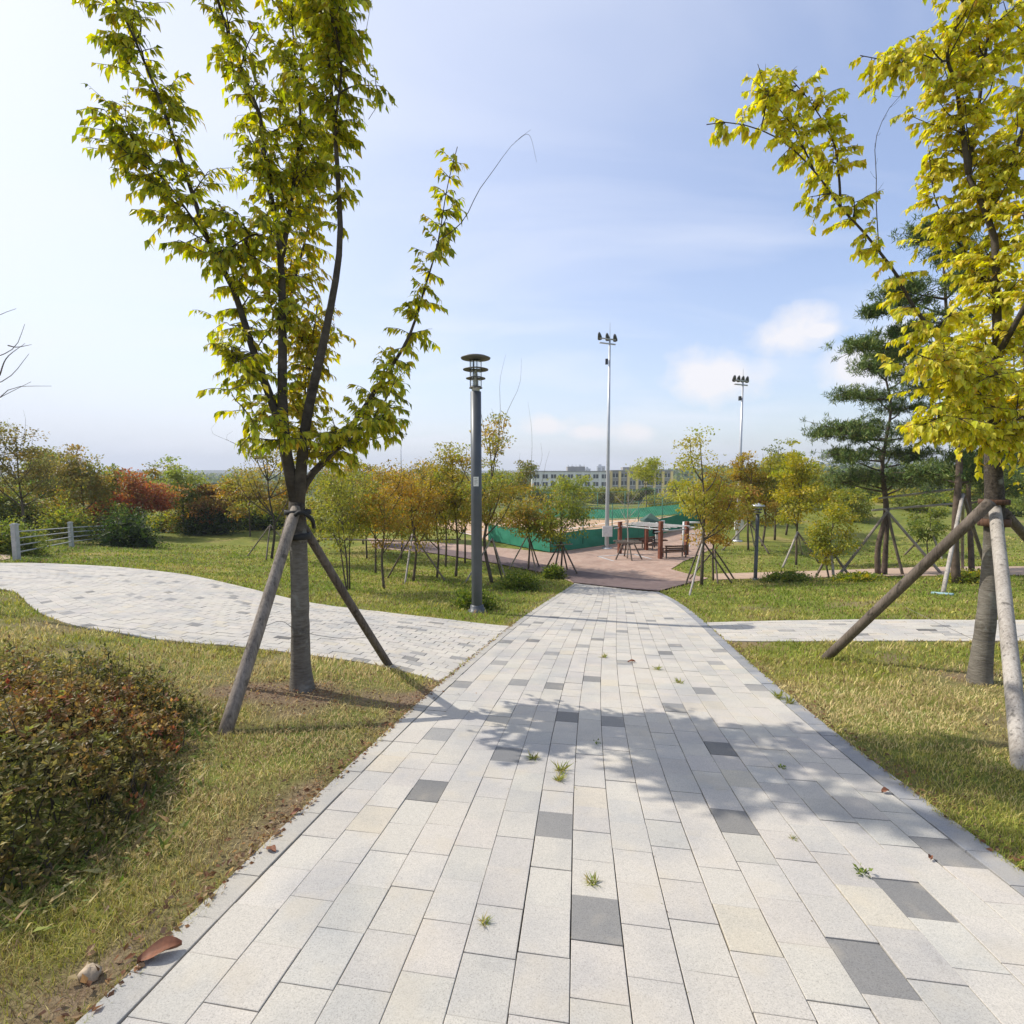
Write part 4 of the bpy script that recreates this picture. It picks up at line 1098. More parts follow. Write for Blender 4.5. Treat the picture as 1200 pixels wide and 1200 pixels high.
# ------------------------------------------------------------------ bushes and hedges
def bush(px0, px1, py, top, label, cols, seed, n=1600, depth=None, name='clipped_bush', leaf=.05, w=None, boxy=0.0, base=None):
    global rng
    rng = np.random.default_rng(3000 + seed)
    b = G((px0+px1)/2, py) if base is None else base
    s = b[1]/F; R = (px1-px0)/2*s; H = (py-top)*s; D = depth or R*.8
    b = b + np.array([0, D*.8, 0]); b[2] = gz(b[0], b[1])
    t = thing(name, label, 'bush', b)
    u = rng.normal(size=(n, 3)); u = nrm(u); u[:, 2] = np.abs(u[:, 2])
    if boxy: u = u / (np.abs(u).max(1, keepdims=True) ** boxy)
    lum = 1 + .16*np.sin(u[:, 0]*7 + seed)*np.cos(u[:, 1]*6) + .1*rng.normal(size=n)
    rr = lum * rng.uniform(.72, 1.0, n)
    loc = u * rr[:, None] * [R, D, H]
    pos = b + loc; pos[:, 2] = terr(pos[:, 0], pos[:, 1]) + loc[:, 2] + .02
    mb = MB()
    leaves(mb, pos, u + rng.normal(size=(n, 3))*.7 + [0, 0, .3], max(leaf, 2.6*s)*rng.uniform(.6, 1.3, n), .3, palette(cols, n, w), simple=True)
    mb.build('foliage', M_leaf, t)
    m2 = MB()
    for k in range(14):
        a = rng.uniform(0, 2*PI); e = np.array([math.cos(a)*R*.6*rng.random(), math.sin(a)*D*.6, H*rng.uniform(.5, .85)])
        tube(m2, spline([b + e*[.25,.25,0] - [0,0,.05], b + e*[.6,.6,.5], b + e], 6), np.linspace(.014, .004, 6), 5, caps=False)
    # dense inner mass of old wood and shade leaves
    un = nrm(rng.normal(size=(500, 3))); un[:, 2] = np.abs(un[:, 2]); l2 = un*rng.uniform(.3, .75, 500)[:, None]*[R, D, H]
    m3 = MB(); p2 = b + l2; p2[:, 2] = terr(p2[:, 0], p2[:, 1]) + l2[:, 2]
    leaves(m3, p2, rng.normal(size=(500, 3)), max(.12, R*.22), .5, palette(cols, 500, w), simple=True)
    m3.build('foliage', M_leaf, t)
    m2.build('stems', M_limb, t)
    return t
BRN_ = [(.26,.2,.06), (.22,.21,.06), (.32,.22,.06), (.17,.18,.045)]
HG = [(.13,.19,.03), (.19,.24,.035), (.09,.13,.025), (.25,.27,.05)]
bush(524,586,715,690,'low clipped green bush at the foot of the lamp post',HG,1,2600)
bush(582,637,693,671,'low clipped green bush further along the path edge behind the lamp post',HG,2,2200)
bush(635,664,679,664,'small clipped green bush nearest the plaza on the left of the path',HG,3,1400)
DH = [(.04,.075,.016), (.065,.1,.02), (.03,.05,.012), (.1,.14,.03)]
bush(92,170,641,592,'dark green overgrown hedge behind the grey rail fence',DH,4,3200,name='hedge')
bush(198,268,628,590,'dark green clipped hedge further right along the fence line',DH,5,3000,name='hedge',boxy=.6)
bush(-40,30,650,606,'leafy yellow-green bush left of the first fence post',GR,6,2600,name='bush')
bush(30,100,640,596,'pale green bush behind the rails of the grey fence',GR+GY,7,2400,name='bush', base=G(60,632))
bush(160,215,630,606,'yellow-green bush between the two dark hedges',GR+YL,8,1500,name='bush', base=G(185,624))
bush(262,335,622,596,'green bush at the far end of the left lawn',GR+DH,9,1800,name='bush', base=G(300,622))
bush(100,170,622,575,'tall weedy green shrub above the dark hedge',GR+YL[:1],10,2600,name='bush', base=G(130,618))
bush(1120,1190,684,668,'strip of yellow-green ground cover beside the tall pine',YL+GR,11,900,name='bush')
bush(900,965,683,672,'patch of tall green weeds on the lip of the right lawn',HG,12,1300,name='bush')
bush(985,1050,682,673,'patch of yellow-green weeds at the foot of the broad pine',YL[1:]+HG,13,1100,name='bush')

for k, (a, c2, top, dd, cols, lab) in enumerate(((-30,45,566,33,GR+BRN_,'tall olive shrub at the left edge behind the fence bushes'),(40,85,574,34,GY+OY,'yellowish tall shrub behind the second fence post'),(78,128,578,37,RD+GR,'reddish green shrub rising just over the left dark hedge'),
      (185,240,580,42,OY+GR,'amber shrub between the red trees behind the fence'),(225,290,584,45,RD+GY,'rusty shrub behind the right dark hedge'),(275,345,580,46,GR+GY,'olive shrub beyond the left lawn near the forked trunk'),(350,420,588,44,GY+GR,'long low olive shrub beyond the grove on the left'),(415,490,590,46,GR+OY,'low green and amber shrub beyond the grove'))):
    p = P((a+c2)/2, 600, dd); bs = np.array([p[0], p[1], gz(p[0], p[1])]); yb = 552 + (HC - bs[2])/dd*F
    bush(a, c2, yb, top, lab, cols, 20+k, 2600, name='shrub', base=bs)
# big azalea hedge, lower left
rng = np.random.default_rng(55)
t = thing('azalea_hedge', 'low rambling azalea hedge with red, rust and green leaves at the lower left', 'hedge', (-3.6, 3.2, gz(-3.6, 3.2)))
N = 150000
x = rng.uniform(-7.2, -1.6, N); y = rng.uniform(1.1, 5.0, N)
k = inpoly(x, y, SHRUB) & (x > -1.25*y - .3)
x, y = x[k], y[k]
pol = np.array(SHRUB)
def edged(x, y):
    d = np.full(x.shape, 9.0)
    for a, b3 in zip(pol, np.roll(pol, -1, 0)):
        ab = b3 - a; tt_ = np.clip(((x-a[0])*ab[0] + (y-a[1])*ab[1]) / (ab @ ab), 0, 1)
        d = np.minimum(d, np.hypot(x - a[0] - ab[0]*tt_, y - a[1] - ab[1]*tt_))
    return d
ed = edged(x, y)
def hh_(x, y, ed): return (0.56*(1 - np.exp(-ed/.28))) * (.45 + .8*fnoise(x, y, 1.7, 71)) + .13*fnoise(x, y, 5, 12)
hgt = hh_(x, y, ed)
fr = 1 - np.abs(rng.normal(size=len(x)))*.22
k = fr > .1
x, y, hgt, fr, ed = x[k], y[k], hgt[k], fr[k], ed[k]
ks = rng.random(len(x)) < .15*(.35 + 1.2*fnoise(x, y, 3.3, 14))
x, y, hgt, fr = x[ks], y[ks], hgt[ks], fr[ks]
n = len(x)
stick = np.where(rng.random(n) < .14, rng.uniform(.03, .22, n), 0)
lat = np.clip(rng.normal(size=(n, 2)), -2, 2)*.07
x = x + lat[:, 0]; y = y + lat[:, 1]
pos = np.stack([x, y, terr(x, y) + hgt*fr + .02 + stick], 1)
red = np.clip(fnoise(x, y, 1.3, 81)*2.2 - .72 + rng.normal(size=n)*.2, 0, 1)
g = palette([(.14,.145,.035), (.19,.185,.05), (.09,.095,.025), (.29,.25,.08), (.22,.17,.07)], n); rd = palette([(.28,.11,.05), (.24,.14,.055), (.36,.18,.065), (.30,.22,.08), (.42,.28,.09), (.34,.11,.07)], n)
cs = g*(1-red[:, None]) + rd*red[:, None]
nl = 9   # leaves of one shoot tip
sd_ = nrm(rng.normal(size=(n, 3))*[.6,.6,.3] + [0,0,1.0])
pp = np.repeat(pos, nl, 0); dd = np.repeat(sd_, nl, 0)
rad = rng.normal(size=(n*nl, 3)); rad = nrm(rad - dd*(rad*dd).sum(1, keepdims=True))
along = rng.random((n*nl, 1))
lm = MB()
leaves(lm, pp - dd*along*.05 + rad*.004, rad*(.55 + .5*along) + dd*(.75 - .5*along) + rng.normal(size=(n*nl, 3))*.15, rng.uniform(.022, .046, n*nl), .24, np.clip(np.repeat(cs, nl, 0)*rng.uniform(.75, 1.3, (n*nl, 1)), .01, .8), simple=True, curl=.12)
lm.build('foliage', M_leaf, t)
m2 = MB()
for k in range(900):
    i = rng.integers(n); e = pos[i]; a = np.array([e[0] + rng.normal()*.03 - .05, e[1] + rng.normal()*.03 + .03, gz(e[0], e[1])])
    tube(m2, np.array([a, a*.5 + e*.5 + rng.normal(size=3)*.03, e]), [.006,.004,.002], 4, caps=False)
m2.build('stems', M_limb, t)

# ------------------------------------------------------------------ lamp posts
def lamp_post(px, py, top, label):
    b = G(px, py); s = b[1]/F; H = (py-top)*s*1.01
    t = thing('lamp_post', label, 'lamp post', b)
    r = 6.4*s
    hp = H*(1-45/303)
    m_ = MB(); lathe(m_, [(r*.99,0),(r,hp*.5),(r*.97,hp),(0.01,hp)], b, 20); m_.build('pole', M_lampgrey, t, True)
    m_ = MB(); lathe(m_, [(r*1.75,-.05),(r*1.75,.04),(r*1.35,.06),(r*1.25,.17),(r*1.02,.19)], b, 20); m_.build('base_flange', M_lampgrey, t, True)
    for k in range(4):
        a = k*PI/2 + .5; c = b + np.array([math.cos(a)*r*1.52, math.sin(a)*r*1.52, .04])
        m_ = MB(); lathe(m_, [(.018,0),(.018,.035),(.0,.035)], c, 6); m_.build('bolt', M_galv, t)
    m_ = MB(); lathe(m_, [(r*.72,hp-.02),(r*.72,hp+.1),(r*.9,hp+.1)], b, 16); m_.build('neck', M_galv, t, True)
    z0 = hp + .09
    def disc(z, rad, nm='ring'):
        m_ = MB(); lathe(m_, [(r*.9,z+.02),(rad*.7,z+.012),(rad,z-.012),(rad,z-.03),(rad*.7,z-.012),(r*.9,z-.005)], b, 32); m_.build(nm, M_lampdark, t, True)
    disc(z0 + .02, 7.6*s); disc(hp + 16*s, 11.2*s); disc(hp + 26*s, 14.6*s)
    m_ = MB(); lathe(m_, [(6*s,z0+.03),(6*s,hp+35*s)], b, 24); m_.build('glass', M_glass, t, True)
    m_ = MB(); lathe(m_, [(.01,z0+.02),(2.6*s,z0+.03),(2.6*s,z0+.16),(1.4*s,z0+.2),(1.9*s,z0+.32),(.01,z0+.42)], b, 14); m_.build('bulb', M_white, t, True)
    for k in range(4):
        a = k*PI/2 + .3; c = b + np.array([math.cos(a)*6.4*s, math.sin(a)*6.4*s, 0])
        m_ = MB(); tube(m_, np.array([c + [0,0,z0], c + [0,0,hp+36*s]]), .011, 6); m_.build('rod', M_lampgrey, t, True)
    m_ = MB(); lathe(m_, [(5*s,hp+36*s),(16.6*s,hp+37*s),(17.2*s,hp+38.2*s),(12*s,hp+40.3*s),(5*s,hp+41.6*s),(.01,hp+42*s)], b, 36); m_.build('cap', M_lampdark, t, True)
    # paper notice taped to the pole
    z1 = (py-567)*s; z2 = (py-556)*s; V = []; na = 7
    for z in (z1, z2):
        for k in range(na):
            a = -PI/2 - .45 + k*.95/(na-1); V.append(b + np.array([math.cos(a)*(r+.004), math.sin(a)*(r+.004), z]))
    m_ = MB(); m_.add(V, Q=[[k, k+1, na+k+1, na+k] for k in range(na-1)]); nt_ = m_.build('notice', M_paperw, t, True)
    m_ = MB()
    for (zz, a0, a1) in ((.8,-.3,.2),(.62,-.3,.3),(.48,-.3,.1),(.34,-.3,.3),(.2,-.3,.0)):
        z = z1 + (z2-z1)*zz
        V = []
        for dz in (0, .008):
            for k in range(4):
                a = -PI/2 + a0 + (a1-a0)*k/3; V.append(b + np.array([math.cos(a)*(r+.007), math.sin(a)*(r+.007), z+dz]))
        m_.add(V, Q=[[k, k+1, 4+k+1, 4+k] for k in range(3)])
    m_.build('print', M_black, nt_)
    return t
lamp_post(559, 717, 416, 'tall dark grey park lamp with stacked discs beside the paved path')
b = G(885, 680); s = b[1]/F; H = 92*s
t = thing('lamp_post', 'small grey park lamp with flat disc cap on the right lawn', 'lamp post', b)
m_ = MB(); lathe(m_, [(2.1*s,-.1),(1.9*s,H*.86),(.01,H*.86)], b, 14); m_.build('pole', M_lampgrey, t, True)
m_ = MB(); lathe(m_, [(3.0*s,-.05),(3.0*s,.08),(2.0*s,.11)], b, 14); m_.build('base_flange', M_lampgrey, t, True)
m_ = MB(); lathe(m_, [(2.4*s,H*.86),(2.6*s,H*.95)], b, 14); m_.build('glass', M_glass, t, True)
for zf, rr in ((.885,4.4),(.92,5.2)):
    m_ = MB(); lathe(m_, [(2.9*s,H*zf+.02),(rr*s,H*zf),(rr*s,H*zf-.03),(2.9*s,H*zf-.01)], b, 20); m_.build('ring', M_lampdark, t, True)
m_ = MB(); lathe(m_, [(2*s,H*.95),(7.6*s,H*.955),(7.6*s,H*.968),(4*s,H*.985),(.01,H)], b, 24); m_.build('cap', M_galv, t, True)

# floodlight masts
def mast(px, py, top, label, nl, sz=1.0, d=None, box=True):
    b = G(px, py) if d is None else np.array([*P(px, py, d)[:2], gz(*P(px, py, d)[:2])])
    s = b[1]/F; H = P(px, top, b[1])[2] - b[2]
    t = thing('floodlight_mast', label, 'floodlight', b)
    m_ = MB(); lathe(m_, [(.17*sz,0),(.165*sz,H*.1),(.12*sz,H*.5),(.07*sz,H*.97),(.01,H*.97)], b, 14); m_.build('pole', M_galv, t, True)
    m_ = MB(); lathe(m_, [(.42*sz,-.05),(.42*sz,.06),(.3*sz,.1)], b, 14); m_.build('base_plate', M_galv, t, True)
    m_ = MB(); tube(m_, np.array([b + [0,0,H*.96], b + [0,0,H*1.05]]), [.03,.012], 6); m_.build('lightning_rod', M_galv, t)
    arm = np.array([.93, .37, 0]); w = 16*s*sz
    zt = H*.955
    for dz in (0, .35*sz):
        m_ = MB(); tube(m_, np.array([b + arm*-w + [0,0,zt+dz], b + arm*w*.55 + [0,0,zt+dz-.02]]), .05, 8); m_.build('crossarm', M_galv, t, True)
    for k in range(nl):
        u = -w + (w*1.5)*k/(nl-1); c = b + arm*u + np.array([0, 0, zt + .5*sz])
        dd = nrm(np.array([.25, .75, -.55])); m_ = MB()
        tube(m_, np.array([c - dd*.3*sz, c - dd*.15*sz, c + dd*.18*sz, c + dd*.28*sz]), np.array([.07,.12,.17,.18])*sz, 14); m_.build('floodlight', M_lampgrey, t, True)
    if box:
        m_ = MB(); z = 3.1/5.25*1.0
        m_.box(b + [-.35,-.32,.85], b + [.3,-.2,1.55]); m_.build('control_box', M_white, t)
    m_ = MB(); m_.box(b + [-.28,-.16,H*.86], b + [-.12,.0,H*.885]); m_.build('sensor', M_black, t)
    return t
mast(711, 643, 391, 'tall galvanised floodlight mast nearest the pergola with three lamps', 3, .85)
mast(864, 634, 442, 'slimmer floodlight mast to the right above the orange-topped tree', 4, .8)
mast(471, 600, 507, 'distant twin-lamp mast seen above the amber grove', 2, .8, d=95, box=False)

# ------------------------------------------------------------------ fence at the left
fp = [G(20, 657), G(84, 641), G(168, 629)]
t = thing('rail_fence', 'grey post and rail fence along the left lawn in front of the hedge', 'fence', fp[0])
for p in fp:
    m_ = MB(); h = 1.22
    m_.box(p + [-.075,-.075,-.1], p + [.075,.075,h]); m_.box(p + [-.09,-.09,h], p + [.09,.09,h+.05]); m_.box(p + [-.06,-.06,h+.05], p + [.06,.06,h+.08])
    m_.build('post', M_conc, t)
for a, b3 in zip(fp[:-1], fp[1:]):
    for h in (.28, .52, .77, 1.0):
        m_ = MB(); tube(m_, np.array([a + [0,0,h], b3 + [0,0,h]]), .024, 8); m_.build('rail', M_conc, t, True)
# distant low railing behind
# trees on the left skyline
def ltree(px, py, top, hw, cols, label, seed, n=1500, d=40, **kw):
    p = P(px, py, d); base = np.array([p[0], p[1], gz(p[0], p[1])])
    py_ = 600 + F*0
    # pixel row of the real base at that depth
    yb = 552 + (HC - base[2])/d*F
    return young_tree(px, yb, top, hw, cols, label, seed=seed, n=n, base=base, **kw)
BRN = [(.26,.2,.06), (.22,.21,.06), (.32,.22,.06), (.17,.18,.045)]
ltree(25,600,492,52,BRN,'thin brownish tree at the far left edge behind the bushes',41,1900,30,sparse=.2,shoots=[(-10,140),(14,150)])
ltree(98,600,518,36,[(.3,.26,.06),(.22,.23,.05),(.36,.22,.06)],'olive and orange tree rising behind the dark hedge on the left',42,1900,36)
ltree(55,600,540,34,GR+BRN,'mixed green tree between the brownish edge tree and the olive one',43,1500,38)
ltree(168,600,556,36,RD,'red-leaved tree behind the left fence, the reddest and widest',44,2200,38,cb=.45)
ltree(215,600,533,32,[(.26,.3,.06),(.34,.35,.07),(.2,.25,.05)],'yellow-green tree standing above the red trees on the left skyline',45,1500,42,cb=.45)
ltree(252,600,566,30,RD+OY,'red-orange low tree right of the yellow-green skyline tree',46,1500,42,cb=.4)
ltree(70,600,566,24,RD,'small dark red tree peeping over the left bushes',47,1000,44,cb=.4)
ltree(292,600,548,34,GY+OY,'olive tree just left of the forked trunk in the distance',48,1400,40)
ltree(130,600,545,30,GR,'feathery green tree between the olive tree and the red tree',49,1300,40)
ltree(0,600,560,40,GR,'dense green tree low at the left picture edge',50,1500,34,cb=.25)
ltree(345,600,556,30,OY,'distant amber tree hidden behind the forked trunk',51,1000,40)
ltree(398,600,540,40,OY+GY,'amber crown filling the gap right of the forked trunk',52,1700,32)
ltree(190,600,546,30,OY+GR,'tall amber and green tree just right of the red-leaved tree on the left skyline',53,1500,46,cb=.4)
ltree(62,600,526,34,BRN+GR,'tall loose tree behind the second fence post, higher than its neighbours',54,1500,41,cb=.4,sparse=.15)
ltree(272,600,550,28,GR+OY,'rounded green tree left of the half-bare dark tree on the skyline',55,1300,44,cb=.35)
ltree(425,600,540,34,OY+GY,'tall amber tree behind the leftmost grove trees',56,1600,36,cb=.35)
ltree(500,600,536,34,GY+OY,'olive and amber tree high at the back of the grove left of the lamp post',57,1600,38,cb=.35)
# bare tree at the left edge, its trunk outside the picture
rng = np.random.default_rng(77)
p = P(-75, 640, 9.0); base = np.array([p[0], p[1], gz(p[0], p[1])])
t = thing('bare_tree', 'leafless tree whose thin grey twigs reach in at the left edge', 'tree', base)
m_ = MB(); tube(m_, spline([base - [0,0,.1], base + [.05,0,1.2], P(-70,430,9), P(-60,300,9)], 14), np.linspace(.07,.02,14), 8)
m_.build('trunk', M_bark2, t, True)
m_ = MB()
for pth in ([(-68,470),(-30,455),(0,440),(35,415)],[(-66,430),(-20,418),(10,405),(30,380)],[(-66,400),(-25,388),(0,372),(14,360)],[(-70,500),(-30,490),(5,475),(40,448)],[(-70,510),(-20,478),(15,455),(58,452)],[(10,405),(25,408),(38,404)],[(0,440),(12,420),(20,400)]):
    q = pxpath([(a, c) for a, c in pth], 9.0) + rng.normal(size=(len(pth), 3))*[0,.15,0]
    m_ = MB(); tube(m_, spline(q, 10), np.linspace(.012,.003,10), 5); m_.build('bare_twig', M_bark2, t)

# ------------------------------------------------------------------ plaza furniture
def fl(px, py): return np.array([*flat_pts([(px, py)], PLZ + .03)[0], PLZ + .03])
def zt_at(base, py, px):  # height of a pixel row above the base at its depth
    return P(px, py, base[1])[2] - base[2]
pb = [fl(726,650), fl(757,646), fl(773.5,656.5), fl(804,652)]
t = thing('pergola', 'open pergola with red-brown posts and thin roof beams on the plaza', 'pergola', (pb[0]+pb[3])/2)
ph = []
for p, top, pxx in zip(pb, (611,617,614,620), (726,757,773.5,804)):
    h = zt_at(p, 616, pxx)+.25; m_ = MB(); w = .1
    m_.box(p + [-w,-w,0], p + [w,w,h], rot=.35, piv=p); m_.build('post', M_redwood, t); ph.append(p + np.array([0,0,h]))
    m_ = MB(); m_.box(p + [-w*1.3,-w*1.3,0.0], p + [w*1.3,w*1.3,.08], rot=.35, piv=p); m_.build('post_base', M_conc, t)
ztop = min(h[2] for h in ph) - .12
for a, b3 in ((0,2),(1,3),(0,1),(2,3)):
    A = ph[a].copy(); B = ph[b3].copy(); A[2] = B[2] = ztop - (0 if a+b3 in (2,4) else .12); d = nrm(B-A)
    m_ = MB(); tube(m_, np.array([A - d*.5, B + d*.5]), .045, 4); m_.build('roof_beam', M_conc, t)
for k in range(4):
    f = (k+.5)/4; A = ph[0]*(1-f) + ph[1]*f; B = ph[2]*(1-f) + ph[3]*f; A[2] = B[2] = ztop + .1; d = nrm(B-A)
    m_ = MB(); tube(m_, np.array([A - d*.4, B + d*.4]), .03, 4); m_.build('slat', M_conc, t)
c = (ph[1]*.8 + ph[3]*.2) + np.array([0,.9,0]); 
m_ = MB(); zc = ztop + .16
V = [c*[1,1,0] + [-.6,-.6,zc], c*[1,1,0] + [0.6,-.6,zc], c*[1,1,0] + [0.6,.6,zc], c*[1,1,0] + [-.6,.6,zc], c*[1,1,0] + [0,0,zc+.5]]
V2 = [v - np.array([0,0,.05]) for v in V[:4]]
m_.add(V + V2, T=[[0,1,4],[1,2,4],[2,3,4],[3,0,4]], Q=[[0,5,6,1],[1,6,7,2],[2,7,8,3],[3,8,5,0],[5,8,7,6]]); m_.build('roof', plain('dark_green_roof', (.05,.1,.075), .7), t)

def bench(px, py, rot, label, w=1.5):
    b = fl(px, py); t = thing('bench', label, 'bench', b)
    c, s_ = math.cos(rot), math.sin(rot)
    def bx(nm, lo, hi, mat):
        m_ = MB(); m_.box(b + np.array(lo), b + np.array(hi), rot=rot, piv=b); m_.build(nm, mat, t)
    for k in range(4): bx('seat_slat', [-w/2,-.24+k*.12,.42], [w/2,-.15+k*.12,.46], M_brwood)
    for k in range(3): bx('back_slat', [-w/2,.26,.52+k*.12], [w/2,.29,.61+k*.12], M_brwood)
    for sx in (-1, 1):
        x0 = sx*(w/2-.12)
        bx('leg', [x0-.03,-.22,0], [x0+.03,-.16,.62], M_black); bx('leg', [x0-.03,.18,0], [x0+.03,.25,.86], M_black)
        bx('armrest', [x0-.035,-.25,.62], [x0+.035,.25,.66], M_brwood); bx('seat_frame', [x0-.025,-.16,.38], [x0+.025,.18,.415], M_black)
    return t
bench(743, 644.5, PI+.3, 'dark wooden bench at the back of the pergola near the mast', 1.7)
bench(766, 645, .9, 'dark wooden bench half hidden behind the front pergola post', 1.5)
bench(790, 655, PI+.2, 'dark wooden bench under the right side of the pergola', 1.5)
def gym(px, py, label, kind):
    b = fl(px, py); t = thing('exercise_machine', label, 'exercise machine', b)
    def tb(nm, pts, r, mat=M_white):
        m_ = MB(); tube(m_, b + np.array(pts, float), r, 8); m_.build(nm, mat, t, True)
    if kind == 0:
        tb('post', [[0,0,0],[0,0,2.0]], .09); tb('crossbar', [[-.55,0,1.8],[.55,0,1.8]], .05)
        for sx in (-1, 1):
            tb('handle', [[sx*.5,0,1.8],[sx*.52,-.1,1.3],[sx*.5,-.25,1.2]], .03); tb('seat_arm', [[0,0,.5],[sx*.5,-.1,.45]], .05)
            m_ = MB(); m_.box(b + [sx*.5-.2,-.3,.45], b + [sx*.5+.2,.1,.52]); m_.build('seat', M_brwood, t)
        m_ = MB(); m_.box(b + [-.3,-.06,.9], b + [.3,-.1,1.65]); m_.build('panel', M_white, t)
    else:
        for x in (-.6, .6):
            tb('post', [[x,0,0],[x,0,1.9]], .07); tb('foot', [[x,-.5,.05],[x,.5,.05]], .06)
        tb('crossbar', [[-.6,0,1.85],[.6,0,1.85]], .06); tb('crossbar', [[-.6,0,1.1],[.6,0,1.1]], .04)
        for x in (-.25, .25): tb('swing_arm', [[x,0,1.1],[x,-.15,.35],[x,-.35,.3]], .04)
        tb('handle', [[-.6,0,1.4],[-.6,-.4,1.4]], .04); tb('handle', [[.6,0,1.4],[.6,-.4,1.4]], .04)
gym(769, 641, 'white exercise machine with a panel behind the pergola posts', 0)
gym(811, 645, 'white exercise frame with swing arms right of the pergola', 1)
# sapling in a square bed with a trestle support
b = fl(735, 656); s = b[1]/F
t = thing('sapling', 'almost bare sapling rising from a square bed in the plaza', 'tree', b)
rng = np.random.default_rng(91)
m_ = MB(); tube(m_, spline([b, b+[.03,0,1.2], b+[-.03,0,2.4], b+[.05,0,4.3]], 12), np.linspace(.05,.012,12), 7)
for k in range(9):
    z = rng.uniform(1.2, 3.6); e = b + np.array([rng.uniform(-1,1), rng.uniform(-.8,.8), z+rng.uniform(.6,1.5)]); a = b + np.array([0,0,z])
    tube(m_, spline([a, (a+e)/2 - [0,0,.1], e], 7), np.linspace(.02,.006,7), 5, caps=False)
m_.build('trunk', M_stake_l, t, True)
t = thing('tree_support', 'timber trestle support round the bare sapling on the plaza', 'tree stakes', b)
for dx, dy in ((-.9,-.5),(.9,-.5),(0,.9),(.1,-.95)): stake(t, b + [dx*.35,dy*.35,1.05], b + [dx*.9,dy*.9,0], .045, M_stake_d, .0)
for y0 in (-.35,.35):
    m_ = MB(); m_.box(b + [-.75,y0-.05,1.02], b + [.75,y0+.05,1.12]); m_.build('crossbar', M_stake, t)
t = thing('tree_bed', 'square pale stone edging round the sapling bed on the plaza', 'tree bed', b)
for k in range(4):
    m_ = MB(); m_.box(b + [-1.3,-1.3,.0], b + [1.3,-1.16,.09], rot=k*PI/2+.35, piv=b); m_.build('edging', M_conc, t)
# ------------------------------------------------------------------ trees beyond the court
def ftree(px, top, hw, d, cols, label, seed, n=1500, **kw):
    p = P(px, 600, d); base = np.array([p[0], p[1], gz(p[0], p[1])])
    yb = 552 + (HC - base[2])/d*F
    return young_tree(px, yb, top, hw, cols, label, seed=seed, n=n, base=base, name=kw.pop('name', 'park_tree'), leafpx=2.6, **kw)
ftree(668,560,30,72,[(.28,.31,.05),(.34,.34,.06),(.2,.25,.04)],'bright yellow-green tree beyond the court left of the mast',61,2200,cb=.2)
ftree(640,572,22,80,GR,'grey-green tree beyond the court in front of the white school wing',62,1300,cb=.2)
ftree(700,575,18,84,GR+GY,'olive tree beyond the court just left of the mast',63,1300,cb=.2)
ftree(730,574,22,84,GY,'olive tree beyond the court just right of the mast',64,1500,cb=.2)
ftree(757,573,18,86,DH+GR,'dark green tree beyond the court in front of the yellow school columns',65,1600,cb=.15)
ftree(756,538,30,58,[(.36,.36,.06),(.28,.3,.05),(.42,.4,.07)],'tall pale yellow-green tree whose top overlaps the school roof',66,900,sparse=.35,cb=.8,wide_at=.75)
ftree(795,566,22,70,YL,'yellow tree beyond the court behind the slender layered tree',67,1500,cb=.2)
ftree(772,582,24,62,YL+GR,'low yellow tree close behind the far court fence',68,1400,cb=.15)
ftree(610,545,26,76,GR+BRN,'tall green tree beyond the court left of the school',69,1500,cb=.2)
ftree(580,552,26,80,GR,'green tree beyond the court hidden behind the lamp post',70,1300,cb=.2)
ftree(530,556,30,75,GR+BRN,'brownish green tree beyond the grove left of the lamp',71,1300,cb=.2)
ftree(840,566,22,90,DH+GR,'dark green tree right of the school building',72,1400,cb=.15)
ftree(960,562,26,80,GR+DH,'dark green tree behind the small bushy yellow tree',73,1500,cb=.15)
ftree(990,556,26,95,DH,'very dark tree on the skyline left of the broad pine',74,1500,cb=.1)
ftree(1075,556,30,85,DH+GR,'dark tree on the skyline between the pines',75,1500,cb=.1)
ftree(1040,560,26,75,GR+DH,'green tree behind the trunk of the broad pine',76,1400,cb=.15)
ftree(1150,555,34,70,GR+DH,'green tree behind the reddish pine trunk at the right',77,1600,cb=.15)
ftree(1195,550,34,60,DH+GR,'dark green tree low at the right picture edge',78,1500,cb=.1)
ftree(915,570,20,60,GY+GR,'olive tree low behind the right-hand row',79,1300,cb=.15)

BT = [(858,540,30,42,OY+GY,'orange and olive tree filling the row left of the orange-topped tree'),(946,546,26,46,GY+YL,'full olive-yellow tree between the round tree and the small bushy tree'),(1000,572,22,40,GR+YL,'green and yellow tree crowding the left side of the broad pine'),(1070,578,22,42,GR+GY,'low green tree crowding the right side of the broad pine'),
 (930,548,26,66,GY+GR,'mid green tree behind the right-hand row, its top level with the row'),(955,572,20,52,YL+GR,'low yellow-green tree on the mound left of the pine stakes'),(1008,566,24,58,GR,'green tree on the mound seen between the two pine trunks and the row'),
 (1062,574,20,54,GY,'small olive tree on the mound right of the broad pine trunk'),(1100,560,26,72,DH+GR,'dark tree behind the thin green tree on the mound'),(1128,566,24,56,GR+YL,'yellowish green tree on the mound behind the tall pine trunk'),
 (1175,562,28,50,GR+DH,'deep green tree behind the stakes at the right edge'),(1215,545,34,44,GR,'large green tree just outside the right edge'),(870,556,22,70,OY+GR,'rusty green tree behind the orange-topped tree'),(898,560,20,74,YL+GR,'pale tree filling the gap in the right-hand row'),
 (850,578,16,54,OY,'low amber tree by the right end of the court fence'),(822,574,16,60,YL,'low yellow tree behind the slender layered tree by the court'),(985,578,18,48,OY+YL,'low golden tree behind the broad pine stakes'),(1040,582,16,46,YL,'small yellow tree lit on the mound behind the pine trunk')]
for k, (px, top, hw, d, cols, lab) in enumerate(BT): ftree(px, top, hw, d, cols, lab, 100+k, 1300, cb=.18, shape='oval')
